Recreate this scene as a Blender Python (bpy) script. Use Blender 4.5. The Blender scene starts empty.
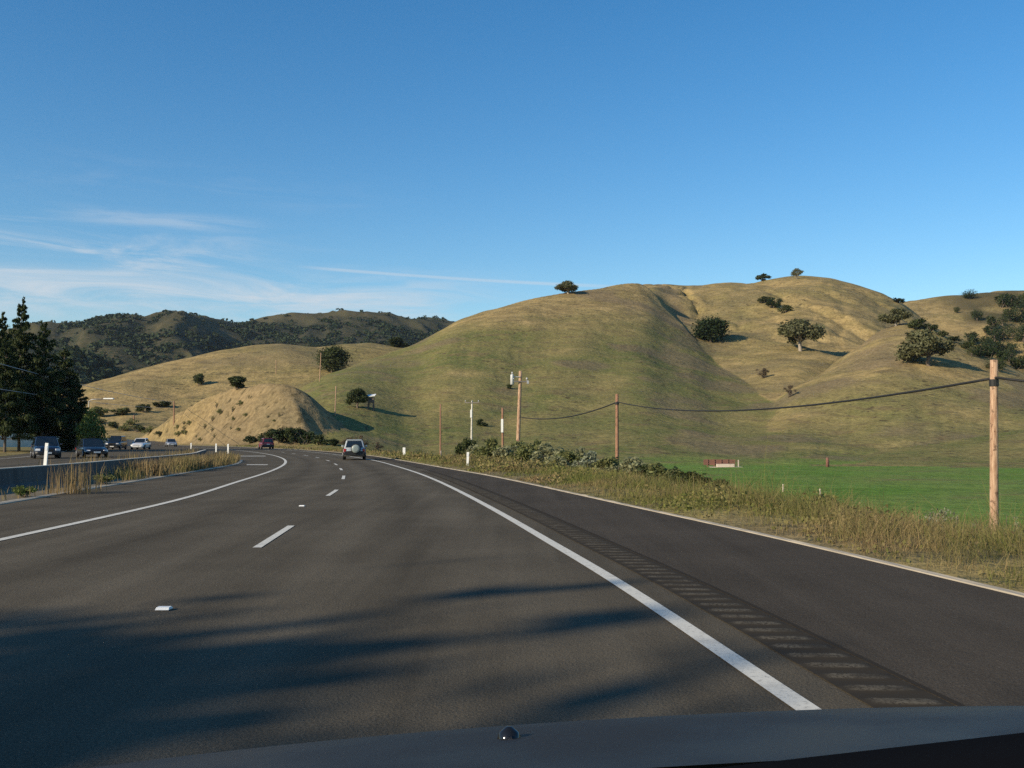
import bpy, bmesh, math, random
import numpy as np
from mathutils import Vector, Matrix

random.seed(7)
RNG = np.random.default_rng(7)
R = math.radians
scene = bpy.context.scene
COL = scene.collection
F, EYE, VH = 995.56, 1.5, 438.5          # focal length in picture units, eye height, horizon row

# ------------------------------------------------------------------ helpers
def link(o, parent=None):
    COL.objects.link(o)
    if parent is not None:
        o.parent = parent
    return o

def np_mesh(name, verts, faces, mat, parent=None, smooth=False, attrs=None):
    """faces: (n,k) int array of one polygon size, or list of such arrays"""
    if not isinstance(faces, list):
        faces = [faces]
    verts = np.asarray(verts, dtype=np.float32)
    me = bpy.data.meshes.new(name)
    me.vertices.add(len(verts))
    me.vertices.foreach_set('co', verts.ravel())
    loops = np.concatenate([np.asarray(f, dtype=np.int32).ravel() for f in faces])
    tot = np.concatenate([np.full(len(f), np.asarray(f).shape[1], dtype=np.int32) for f in faces])
    start = np.concatenate([[0], np.cumsum(tot)[:-1]]).astype(np.int32)
    me.loops.add(len(loops))
    me.loops.foreach_set('vertex_index', loops)
    me.polygons.add(len(tot))
    me.polygons.foreach_set('loop_start', start)
    me.polygons.foreach_set('loop_total', tot)
    if smooth:
        me.polygons.foreach_set('use_smooth', np.ones(len(tot), dtype=bool))
    for k, a in (attrs or {}).items():
        at = me.attributes.new(k, 'FLOAT', 'POINT')
        at.data.foreach_set('value', np.asarray(a, dtype=np.float32).ravel())
    me.update(calc_edges=True)
    me.validate()
    if mat:
        me.materials.append(mat)
    o = bpy.data.objects.new(name, me)
    return link(o, parent)

class MB:
    """collects simple shapes for ONE mesh object"""
    def __init__(s):
        s.v, s.f = [], []
    def add(s, vs, fs):
        b = len(s.v)
        s.v += [tuple(p) for p in vs]
        s.f += [[i + b for i in q] for q in fs]
        return s
    def box(s, c, d, rz=0, rx=0, ry=0):
        m = Matrix.Rotation(rz, 3, 'Z') @ Matrix.Rotation(ry, 3, 'Y') @ Matrix.Rotation(rx, 3, 'X')
        vs = [Vector(c) + m @ Vector((x * d[0] / 2, y * d[1] / 2, z * d[2] / 2))
              for z in (-1, 1) for y in (-1, 1) for x in (-1, 1)]
        return s.add(vs, [(0, 2, 3, 1), (4, 5, 7, 6), (0, 1, 5, 4), (2, 6, 7, 3), (0, 4, 6, 2), (1, 3, 7, 5)])
    def tube(s, pts, radii, n=8, cap=True):
        pts = [Vector(p) for p in pts]
        if not hasattr(radii, '__len__'):
            radii = [radii] * len(pts)
        rings = []
        for i, p in enumerate(pts):
            t = (pts[min(i + 1, len(pts) - 1)] - pts[max(i - 1, 0)]).normalized()
            a = t.orthogonal() if abs(t.z) < .9 else t.cross(Vector((1, 0, 0)))
            a.normalize()
            b = t.cross(a)
            rings.append([p + (a * math.cos(2 * math.pi * k / n) + b * math.sin(2 * math.pi * k / n)) * radii[i] for k in range(n)])
        vs = [q for r in rings for q in r]
        fs = [(i * n + k, i * n + (k + 1) % n, (i + 1) * n + (k + 1) % n, (i + 1) * n + k)
              for i in range(len(pts) - 1) for k in range(n)]
        if cap:
            fs += [tuple(range(n))[::-1], tuple((len(pts) - 1) * n + k for k in range(n))]
        return s.add(vs, fs)
    def loft(s, rings, closed=True, cap=True):
        n = len(rings[0])
        vs = [q for r in rings for q in r]
        fs = [(i * n + k, i * n + (k + 1) % n, (i + 1) * n + (k + 1) % n, (i + 1) * n + k)
              for i in range(len(rings) - 1) for k in range(n if closed else n - 1)]
        if cap and closed:
            fs += [tuple(range(n))[::-1], tuple((len(rings) - 1) * n + k for k in range(n))]
        return s.add(vs, fs)
    def build(s, name, mat, parent=None, smooth=False, bevel=0, loc=None):
        me = bpy.data.meshes.new(name)
        me.from_pydata([tuple(p) for p in s.v], [], s.f)
        bm = bmesh.new(); bm.from_mesh(me)
        bmesh.ops.recalc_face_normals(bm, faces=bm.faces)
        bm.to_mesh(me); bm.free()
        if smooth:
            for p in me.polygons: p.use_smooth = True
        me.materials.append(mat)
        o = bpy.data.objects.new(name, me)
        link(o, parent)
        if loc is not None: o.location = loc
        if bevel:
            m = o.modifiers.new('bevel', 'BEVEL'); m.width = bevel; m.segments = 2; m.limit_method = 'ANGLE'
        return o

def tag(o, label, cat, group=None):
    o['label'] = label; o['category'] = cat
    if group: o['group'] = group
    return o

def thing(name, label, cat, loc=(0, 0, 0), rz=0, group=None):
    o = bpy.data.objects.new(name, None)
    o.empty_display_size = .3
    link(o); o.location = loc; o.rotation_euler = (0, 0, rz)
    return tag(o, label, cat, group)

def struct(o, kind='structure'):
    o['kind'] = kind
    return o

def copy_tree(o, parent=None):
    c = o.copy(); link(c)
    c.parent = parent
    for ch in o.children:
        copy_tree(ch, c)
    return c

# ------------------------------------------------------------------ materials
class NT:
    def __init__(s, tree): s.t = tree; s.n = tree.nodes; s.l = tree.links
    def node(s, typ, **kw):
        n = s.n.new(typ)
        for k, v in kw.items(): setattr(n, k, v)
        return n
    def put(s, sock, val):
        if isinstance(val, bpy.types.NodeSocket): s.l.new(val, sock)
        else: sock.default_value = val
    def math(s, op, a, b=0., c=None, clamp=False):
        n = s.node('ShaderNodeMath', operation=op, use_clamp=clamp)
        s.put(n.inputs[0], a); s.put(n.inputs[1], b)
        if c is not None: s.put(n.inputs[2], c)
        return n.outputs[0]
    def vmath(s, op, a, b=(0, 0, 0)):
        n = s.node('ShaderNodeVectorMath', operation=op)
        s.put(n.inputs[0], a); s.put(n.inputs[1], b)
        return n.outputs[0]
    def mix(s, f, a, b):
        n = s.node('ShaderNodeMix', data_type='RGBA')
        s.put(n.inputs[0], f); s.put(n.inputs[6], a); s.put(n.inputs[7], b)
        return n.outputs[2]
    def noise(s, vec, scale, detail=4, rough=.55, dist=0.):
        n = s.node('ShaderNodeTexNoise')
        n.inputs['Scale'].default_value = scale; n.inputs['Detail'].default_value = detail
        n.inputs['Roughness'].default_value = rough; n.inputs['Distortion'].default_value = dist
        if vec is not None: s.l.new(vec, n.inputs['Vector'])
        return n.outputs['Fac']
    def ss(s, x, lo, hi, a=0., b=1.):
        n = s.node('ShaderNodeMapRange', interpolation_type='SMOOTHSTEP')
        for i, v in enumerate((x, lo, hi, a, b)): s.put(n.inputs[i], v)
        return n.outputs[0]
    def attr(s, name):
        return s.node('ShaderNodeAttribute', attribute_name=name).outputs['Fac']
    def pos(s): return s.node('ShaderNodeNewGeometry').outputs['Position']
    def obj(s): return s.node('ShaderNodeTexCoord').outputs['Object']
    def island(s): return s.node('ShaderNodeNewGeometry').outputs['Random Per Island']
    def bump(s, h, strength, dist):
        n = s.node('ShaderNodeBump')
        n.inputs['Strength'].default_value = strength; n.inputs['Distance'].default_value = dist
        s.l.new(h, n.inputs['Height'])
        return n.outputs[0]

def rgb(r, g, b): return (r, g, b, 1)

def new_mat(name):
    m = bpy.data.materials.new(name); m.use_nodes = True
    t = NT(m.node_tree)
    b = t.n['Principled BSDF']
    return m, t, b

def plain(name, col, rough=.6, metal=0., vary=.15, scale=6., coat=0., spec=.5):
    m, t, b = new_mat(name)
    n = t.noise(t.obj(), scale, 5)
    c2 = tuple(min(1, c * (1 - vary)) for c in col)
    c1 = tuple(min(1, c * (1 + vary)) for c in col)
    t.put(b.inputs['Base Color'], t.mix(n, rgb(*c2), rgb(*c1)))
    b.inputs['Roughness'].default_value = rough; b.inputs['Metallic'].default_value = metal
    b.inputs['Coat Weight'].default_value = coat
    b.inputs['Specular IOR Level'].default_value = spec
    return m

def leaf_mat(name, c1, c2, c3=None, trans=.25):
    """foliage: leaves of slightly different colours, clumps of lighter and darker growth"""
    m, t, b = new_mat(name)
    col = t.mix(t.island(), rgb(*c1), rgb(*c2))
    if c3:
        n = t.noise(t.obj(), 3.0, 2)
        col = t.mix(t.ss(n, .45, .65), col, rgb(*c3))
    t.put(b.inputs['Base Color'], col)
    b.inputs['Roughness'].default_value = .7
    b.inputs['Specular IOR Level'].default_value = .2
    tr = t.node('ShaderNodeBsdfTranslucent')
    t.l.new(col, tr.inputs['Color'])
    mx = t.node('ShaderNodeMixShader'); mx.inputs[0].default_value = trans
    out = t.n['Material Output']
    t.l.new(b.outputs[0], mx.inputs[1]); t.l.new(tr.outputs[0], mx.inputs[2]); t.l.new(mx.outputs[0], out.inputs[0])
    return m

M = {}
M['oak_leaf'] = leaf_mat('oak_leaf', (.035, .05, .016), (.075, .09, .032), (.05, .06, .022))
M['olive_leaf'] = leaf_mat('olive_leaf', (.09, .10, .045), (.165, .16, .08), (.12, .12, .06))
M['dark_leaf'] = leaf_mat('dark_leaf', (.014, .026, .009), (.033, .05, .016), trans=.1)
M['pine_leaf'] = leaf_mat('pine_leaf', (.024, .038, .013), (.06, .078, .024), (.045, .058, .018))
M['lime_leaf'] = leaf_mat('lime_leaf', (.09, .13, .03), (.15, .18, .05))
M['sage_leaf'] = leaf_mat('sage_leaf', (.19, .20, .105), (.32, .32, .18), (.24, .24, .13), trans=.4)
M['brush_leaf'] = leaf_mat('brush_leaf', (.11, .13, .045), (.24, .245, .095), (.16, .165, .065), trans=.4)
M['silver_leaf'] = leaf_mat('silver_leaf', (.17, .19, .12), (.27, .29, .20))
M['dry_twig'] = leaf_mat('dry_twig', (.10, .075, .05), (.17, .13, .085))
M['bark'] = plain('bark', (.13, .10, .075), .9, vary=.4, scale=9)
M['pale_bark'] = plain('pale_bark', (.30, .26, .21), .9, vary=.3, scale=9)
M['white'] = plain('white_paint', (.78, .78, .74), .5, vary=.05)
M['black'] = plain('black_plastic', (.012, .012, .013), .5)
M['tyre'] = plain('tyre_rubber', (.015, .015, .015), .85)
M['rim'] = plain('alloy_rim', (.45, .45, .46), .35, .8)
M['chrome'] = plain('chrome', (.6, .6, .62), .15, 1.)
M['glass'] = plain('car_glass', (.012, .016, .018), .05, vary=0.05, spec=.8)
M['red_lens'] = plain('red_lens', (.35, .02, .02), .2)
M['clear_lens'] = plain('clear_lens', (.7, .72, .75), .15)
M['plate'] = plain('plate', (.7, .7, .68), .4)
M['steel'] = plain('galvanised_steel', (.42, .43, .44), .5, .5)
M['insul'] = plain('porcelain', (.5, .5, .5), .3)
M['cable'] = plain('black_cable', (.012, .012, .012), .7)
M['rust_wood'] = plain('rust_wood', (.17, .078, .055), .85, vary=.35, scale=4)
M['pale_wood'] = plain('pale_wood', (.5, .42, .34), .85, vary=.2)
M['grey_wood'] = plain('grey_wood', (.22, .19, .16), .9, vary=.3)

def wood_pole_mat(name, c1, c2):
    m, t, b = new_mat(name)
    mp = t.node('ShaderNodeMapping'); mp.inputs['Scale'].default_value = (9, 9, 1.1)
    t.l.new(t.obj(), mp.inputs[0])
    n = t.noise(mp.outputs[0], 2.2, 6, .7)
    n2 = t.noise(t.obj(), 7, 3, .6)
    col = t.mix(t.ss(n, .35, .65), rgb(*c1), rgb(*c2))
    col = t.mix(t.ss(n2, .58, .66, 0, .7), col, rgb(*(c * .35 for c in c1)))
    t.put(b.inputs['Base Color'], col)
    b.inputs['Roughness'].default_value = .9
    t.l.new(t.bump(n, .6, .02), b.inputs['Normal'])
    return m
M['pole'] = wood_pole_mat('pole_wood', (.27, .15, .085), (.50, .34, .22))
M['pole_red'] = wood_pole_mat('pole_wood_red', (.20, .10, .06), (.33, .18, .11))
M['pole_pale'] = wood_pole_mat('pole_wood_pale', (.5, .46, .38), (.72, .68, .6))

# ------------------------------------------------------------------ noise in numpy
def _hash(ix, iy, seed):
    h = (ix.astype(np.int64) * 374761393 + iy.astype(np.int64) * 668265263 + seed * 982451653) & 0xffffffff
    h = ((h ^ (h >> 13)) * 1274126177) & 0xffffffff
    h = h ^ (h >> 16)
    return (h & 0xffff) / 65535.0
def vnoise(x, y, seed=0):
    ix, iy = np.floor(x), np.floor(y)
    fx, fy = x - ix, y - iy
    fx = fx * fx * fx * (fx * (fx * 6 - 15) + 10); fy = fy * fy * fy * (fy * (fy * 6 - 15) + 10)
    a, b = _hash(ix, iy, seed), _hash(ix + 1, iy, seed)
    c, d = _hash(ix, iy + 1, seed), _hash(ix + 1, iy + 1, seed)
    return (a * (1 - fx) + b * fx) * (1 - fy) + (c * (1 - fx) + d * fx) * fy
def fbm(x, y, sc, oct=4, seed=0, gain=.5):
    s, amp, tot = 0., 1., 0.
    x = x / sc; y = y / sc
    for o in range(oct):
        s = s + amp * vnoise(x, y, seed + o * 17); tot += amp
        amp *= gain; x = x * 2.03 + 11.3; y = y * 2.03 + 5.7
    return s / tot - .5
def ridged(x, y, sc, oct=4, seed=0):
    s, amp, tot = 0., 1., 0.
    x = x / sc; y = y / sc
    for o in range(oct):
        s = s + amp * (1 - np.abs(2 * vnoise(x, y, seed + o * 17) - 1)); tot += amp
        amp *= .5; x = x * 2.03 + 3.3; y = y * 2.03 + 7.1
    return s / tot
def sstep(x, a, b):
    t = np.clip((x - a) / (b - a), 0, 1)
    return t * t * (3 - 2 * t)

# ------------------------------------------------------------------ road curves: x as a function of distance y
def curve(pts):
    pts = sorted(pts, key=lambda p: p[1])
    ys = np.array([p[1] for p in pts], float); xs = np.array([p[0] for p in pts], float)
    m = np.gradient(xs, ys)
    yy = np.arange(ys[0], ys[-1] + .01, .5)
    i = np.clip(np.searchsorted(ys, yy, side='right') - 1, 0, len(ys) - 2)
    h = ys[i + 1] - ys[i]; t = (yy - ys[i]) / h
    xx = ((2 * t**3 - 3 * t**2 + 1) * xs[i] + (t**3 - 2 * t**2 + t) * h * m[i]
          + (-2 * t**3 + 3 * t**2) * xs[i + 1] + (t**3 - t**2) * h * m[i + 1])
    k = np.ones(7) / 7
    xx = np.convolve(np.pad(xx, 3, mode='reflect', reflect_type='odd'), k, 'valid')
    return lambda y: np.interp(y, yy, xx)
LEFT = curve([(-7.0, -12), (-7.1, 0), (-7.58, 14.84), (-8.16, 24.4), (-9.5, 34.5), (-10.95, 45), (-13.9, 61.2), (-21.0, 88), (-28.9, 111), (-41, 141), (-70, 200), (-112, 265), (-150, 320)])
RIGHT = curve([(3.2, -12), (2.25, 0), (1.62, 5.7), (1.47, 7.17), (1.1, 10.5), (.65, 13.8), (-.06, 18.9), (-.8, 23.9), (-3.89, 42.3), (-6.14, 53.4), (-9.27, 67.6), (-14.9, 88), (-22.3, 111), (-34, 141), (-63, 200), (-105, 265), (-143, 320)])
DIKE = curve([(7.6, -12), (6.2, 0), (4.86, 9.53), (3.85, 15.8), (2.85, 21), (1.82, 26.4), (.57, 33), (-1.1, 41.1), (-2.9, 48.6), (-7.2, 66.7), (-12.6, 88), (-20, 111), (-31.5, 141), (-60, 200), (-102, 265), (-140, 320)])
MEDE = curve([(-10.5, -12), (-10.6, 0), (-11.0, 10), (-11.7, 22.9), (-12.3, 27.5), (-13.4, 37), (-14.6, 47), (-16.0, 57.7), (-18.8, 69.4), (-22, 80), (-40, 120), (-100, 230), (-180, 320)])
WALL = curve([(-12.8, -12), (-12.9, 0), (-13.2, 8), (-13.8, 20), (-14.25, 27.7), (-14.7, 33.2), (-15.9, 41.9), (-18.2, 56.8), (-20.9, 67), (-23.6, 77), (-30, 95), (-100, 230), (-180, 320)])
OUTER = curve([(-31.5, -12), (-32, 0), (-33, 28), (-36, 50), (-41, 77), (-48.5, 100), (-60.5, 130), (-70.5, 150), (-100, 200), (-142, 265), (-180, 320)])
DASH = lambda y: np.interp(y, [-12, 5, 8.8, 13.76, 17.2, 21.9, 26.1, 29, 36.6, 40, 47.6, 56.6, 66.6, 76.9, 87.2, 111, 141, 200, 265, 320],
                           [-2.4, -2.85, -3.04, -3.5, -3.79, -4.34, -4.81, -5.09, -6.19, -6.73, -8.12, -9.92, -12.2, -14.87, -17.86, -25.6, -37.5, -66.5, -108, -146])

# ------------------------------------------------------------------ terrain
def K(*pts): return np.array(pts, float)      # (bearing column, row, distance)
LAYERS = {
 'A': dict(c=K((225, 442, 300), (262, 412, 315), (300, 388, 330), (330, 374, 345), (362, 362, 375), (395, 349, 420), (420, 340, 430), (455, 321, 445), (500, 306, 465), (540, 296, 480), (570, 291, 485), (600, 287, 494), (625, 282, 506), (640, 282, 518), (652, 288, 522), (665, 303, 500), (690, 331, 445), (715, 362, 400), (745, 385, 345), (780, 404, 290), (810, 418, 250), (850, 436, 222), (900, 452, 200)),
           f=K((225, 0, 210), (262, 0, 175), (300, 0, 152), (380, 0, 146), (450, 0, 150), (560, 0, 165), (700, 0, 168), (850, 0, 166), (900, 0, 165)), z0=-3., s=.5, back=.12),
 'B': dict(c=K((560, 400, 640), (600, 320, 640), (640, 287, 640), (655, 284, 640), (680, 285, 645), (700, 284, 650), (720, 281, 650), (750, 280, 650), (775, 277, 655), (800, 276, 660), (830, 279, 660), (855, 285, 650), (880, 293, 635), (900, 302, 620), (925, 318, 590), (950, 335, 560), (1000, 365, 520), (1060, 420, 470)),
           f=K((560, 310, 560), (652, 292, 540), (665, 309, 500), (690, 335, 440), (715, 362, 400), (745, 385, 345), (780, 404, 290), (810, 420, 252), (850, 438, 230), (1000, 442, 300)), z0=-2., s=.85, back=.2),
 'C': dict(c=K((735, 446, 240), (760, 420, 280), (790, 391, 310), (820, 372, 335), (850, 352, 360), (880, 331, 380), (905, 321, 390), (930, 325, 390), (955, 337, 375), (985, 352, 360), (1010, 366, 345), (1024, 374, 335), (1080, 400, 300), (1160, 430, 260), (1300, 440, 250)),
           f=K((735, 0, 180), (900, 0, 168), (1024, 0, 160), (1300, 0, 150)), z0=-3., s=.45, back=.3),
 'D': dict(c=K((800, 380, 760), (850, 320, 780), (880, 303, 800), (920, 300, 820), (945, 296, 830), (975, 295, 830), (1000, 291, 840), (1024, 289, 850), (1100, 284, 860), (1300, 300, 860), (1700, 330, 900)),
           f=K((800, 0, 480), (950, 0, 470), (1100, 0, 420), (1700, 0, 400)), z0=0., s=.5, back=.15),
 'E': dict(c=K((800, 462, 200), (850, 456, 205), (900, 447, 212), (960, 437, 220), (1024, 429, 225), (1200, 415, 225), (1500, 420, 230)),
           f=K((800, 0, 165), (1024, 0, 150), (1500, 0, 130)), z0=-3., s=.7, back=.1),
 'F': dict(c=K((-400, 430, 420), (-100, 410, 430), (60, 396, 440), (100, 383, 450), (130, 373, 460), (180, 361, 480), (220, 351, 490), (260, 346, 500), (285, 344, 505), (320, 348, 500), (345, 343, 520), (365, 341, 530), (390, 344, 530), (420, 348, 530), (470, 370, 530), (520, 420, 530)),
           f=K((-400, 0, 260), (100, 0, 260), (200, 0, 285), (330, 0, 300), (520, 0, 300)), z0=1., s=.35, back=.2),
 'G': dict(c=K((110, 445, 290), (140, 440, 282), (155, 431, 270), (172, 415, 258), (190, 404, 248), (225, 390, 232), (258, 381, 218), (280, 380, 210), (298, 386, 208), (316, 399, 208), (334, 416, 211), (352, 431, 215), (370, 442, 218), (388, 449, 220)),
           f=K((110, 0, 268), (155, 0, 246), (190, 0, 224), (225, 0, 203), (250, 0, 189), (268, 0, 185), (285, 0, 186), (310, 0, 189), (350, 0, 200), (388, 0, 208)), z0=0., s=.9, back=.03),
 'J': dict(c=K((-600, 345, 1000), (-100, 335, 1050), (0, 335, 1080), (50, 344, 1100), (85, 352, 1120), (110, 366, 1120), (130, 382, 1100), (180, 420, 1100)),
           f=K((-600, 0, 600), (180, 0, 620)), z0=5., s=.5, back=.2),
 'H': dict(c=K((-1200, 345, 2000), (-500, 325, 1900), (-100, 330, 1800), (0, 330, 1750), (50, 324, 1700), (80, 320, 1700), (110, 312, 1700), (126, 311, 1720), (147, 316, 1760), (168, 310, 1780), (192, 317, 1850), (210, 320, 1900), (240, 320, 2000), (280, 318, 2050), (300, 316, 2100), (330, 315, 2100), (360, 315, 2100), (390, 316, 2100), (412, 322, 2080), (430, 316, 2300), (460, 321, 2400), (520, 330, 2500), (800, 345, 2700), (1200, 330, 2600), (2000, 330, 2500)),
           f=K((-1200, 0, 800), (200, 0, 800), (420, 0, 900), (2000, 0, 1300)), z0=5., s=.4, back=.1),
}
NOISE = {'A': (2.2, 60), 'B': (5, 70), 'C': (3, 55), 'D': (8, 90), 'E': (.3, 30), 'F': (3.5, 60), 'G': (4.2, 15), 'J': (45, 190), 'H': (135, 330)}

UT = np.arange(-1600., 2600., 2.)
def _smooth(a, sig):
    n = int(sig * 2)
    k = np.exp(-.5 * (np.arange(-n, n + 1) * 2. / sig) ** 2); k /= k.sum()
    return np.convolve(np.pad(a, n, mode='edge'), k, 'valid')
for _k, _L in LAYERS.items():
    sv, sr = (5, 16) if _k in 'ABCEG' else (5, 10)
    for q in 'cf':
        _L[q + 'v'] = _smooth(np.interp(UT, _L[q][:, 0], _L[q][:, 1]), sv)
        _L[q + 'r'] = _smooth(np.interp(UT, _L[q][:, 0], _L[q][:, 2]), sr)

def mfold(x, y, sc=330.):
    q = .5 * fbm(x, y, sc * .8, 3, 61) * sc
    return ridged(x + .5 * y * .4 + q, y * .42 + q * .6, sc, 5, 39) - .76

def base_height(x, y):
    d = x - DIKE(y)
    z = -3.0 * sstep(d, 1.5 + 1.5 * sstep(y, 20, 40), 13 + 3 * sstep(y, 20, 40))
    z = z + .05 * sstep(d, .1, .8) + .12 * fbm(x, y, 2.5, 3, 5) * sstep(d, .3, 2)
    o = OUTER(y) - x
    z = z + 1.2 * sstep(o, 2, 35)
    inside = np.minimum(-d, -o)
    z = z - .3 * sstep(inside, .02, .35)
    return z + .3 * fbm(x, y, 40, 3, 9) * sstep(np.maximum(d, o), 8, 25)

def terrain(x, y, want=False):
    """height (and which hill) at map points"""
    x = np.asarray(x, float); y = np.asarray(y, float)
    r = np.hypot(x, y) + 1e-6
    th = np.arctan2(x, y)
    thc = np.clip(th, -1.25, 1.25)
    u = 512 + F * np.tan(thc)
    u = u + (16 * fbm(x, y, 70, 3, 201) + 9 * fbm(x, y, 22, 3, 202)) * sstep(r, 150, 260)
    cz = np.cos(thc)
    fade = 1 - sstep(np.abs(th), 1.15, 1.6)
    z = base_height(x, np.clip(y, -12, 320))
    which = np.zeros(z.shape, int)
    for i, (k, L) in enumerate(LAYERS.items()):
        c, f = L['c'], L['f']
        vc = np.interp(u, UT, L['cv']); rc = np.interp(u, UT, L['cr']) / cz
        rf = np.interp(u, UT, L['fr']) / cz
        Ec = (VH - vc) / F * cz
        Ef = (L['z0'] - EYE) / rf
        if k == 'B': Ef = (VH + 1 - np.interp(u, UT, L['fv'])) / F * cz
        t = np.clip((r - rf) / (rc - rf), 0, 1)
        S = L['s'] * np.sin(t * math.pi / 2) + (1 - L['s']) * (1 - np.cos(math.pi * t)) / 2
        if k == 'G': S = .75 * t + .25 * S
        if k == 'A':
            w0 = 1 - sstep(u, 330, 430); S = S * (1 - w0) + np.sin(t * math.pi / 2) * w0
            wl = sstep(u, 400, 690); S = S * (1 - wl) + t ** .88 * wl
        E = Ef + (Ec - Ef) * S
        zl = EYE + np.minimum(r, rc) * E
        b = np.maximum(r - rc, 0)
        zl = zl - L['back'] * b * b / (b + 60)
        amp, sc = NOISE[k]
        env = np.clip(np.sin(np.clip(t, 0, 1) * math.pi * .93) , 0, 1) ** .7
        if k in 'HJ':
            n = mfold(x, y, sc)
            n = n * amp * env
        elif k == 'G':
            n = (ridged(x * .8 + y * .6, (y * .8 - x * .6) * .35, sc, 4, 21) - .75) * amp * 1.6 * env + fbm(x, y, 5, 3, 4) * 1.2 * env
        else:
            n = fbm(x, y, sc, 5, 11 + 3 * i, .48) * amp * env * 2
            if k in 'ABCF':      # runnels running straight down the slope
                run = np.clip(ridged(u / 1. + 14 * fbm(x, y, 45, 2, 301), r * .10, 26, 3, 303 + i) - .66, 0, 1)
                n = n - run * (2.0 * sstep(t, .3, .5) if k == 'B' else .75) * env * (.35 + sstep(fbm(x, y, 110, 3, 305), -.1, .2))
            if k in 'BD':
                n = n - np.clip(ridged(x * 1.2 + .3 * y, .45 * y, 75, 3, 41) - .68, 0, 1) * amp * 3.2 * env
        if k == 'B':      # the gully below the saddle
            gu = 655 + (t - .8) * -60
            n = n - 1.2 * np.exp(-((u - (648 + (1 - t) * 55)) / 7.) ** 2) * sstep(t, .45, .75)
            n = n - 3.6 * np.exp(-((u - (657 + (1 - t) * 70 + 5 * np.sin(t * 40))) / 3.2) ** 2) * sstep(t, .35, .6) * (1 - sstep(t, .9, .99))
            n = n - 2.2 * np.exp(-((u - (676 + (1 - t) * 30 + 4 * np.sin(t * 31))) / 2.6) ** 2) * sstep(t, .3, .5) * (1 - sstep(t, .8, .95))
        if k == 'A':      # shallow swales running down the big hill
            for (ua, ub, dep, wd) in ((590, 470, 1.0, 24), (640, 575, .6, 20)):
                n = n - dep * np.exp(-((u - (ua * t + ub * (1 - t))) / wd) ** 2) * np.sin(math.pi * np.clip(t, 0, 1)) ** .8
        zl = (zl + n * fade) * fade - 5 * (1 - fade)
        kk = (1.6 if k in 'ABCEG' else 4.) * np.clip(t * 6, .02, 1)
        zl = np.where(t <= 0, -60., zl) - .3 * np.maximum(np.maximum(c[0, 0] - u, u - c[-1, 0]), 0)
        up = zl > z
        hgap = np.clip(.5 + .5 * (zl - z) / kk, 0, 1)
        z2 = z * (1 - hgap) + zl * hgap + kk * hgap * (1 - hgap) * .6
        which = np.where(up, i + 1, which)
        z = z2
    # never let a hill spill over the carriageway
    yc = np.clip(y, -12, 320)
    inside = np.minimum(DIKE(yc) - x, x - OUTER(yc))
    near = sstep(inside, -1.0, .4) * (y < 318) * (y > -12)
    lim = base_height(x, yc)
    z = np.where(near > 0, np.minimum(z, lim * near + z * (1 - near)), z)
    if want: return z, which
    return z

def hgt(x, y): return float(terrain(np.array([x]), np.array([y]))[0])

PITCH = math.atan((VH - 384) / F)
def ray(u, v):
    dx, dy, dz = (u - 512) / F, 1., -(v - 384) / F
    return Vector((dx, dy * math.cos(PITCH) - dz * math.sin(PITCH), dy * math.sin(PITCH) + dz * math.cos(PITCH)))
def at_dist(u, v, Y):
    d = ray(u, v); return Vector((d.x / d.y * Y, Y, EYE + d.z / d.y * Y))
def hit(u, v, near=60, far=2600):
    """where the sight line of a feature first meets the land"""
    d = ray(u, v)
    Y = np.geomspace(near, far, 4000)
    X = d.x / d.y * Y; Z = EYE + d.z / d.y * Y
    T = terrain(X, Y)
    idx = np.nonzero(T >= Z)[0]
    if not len(idx):                      # just over the crest: take the closest approach
        j = int(np.argmax((T - Z) / Y))
    else:
        j = int(idx[0])
    return Vector((X[j], Y[j], float(T[j])))

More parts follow.
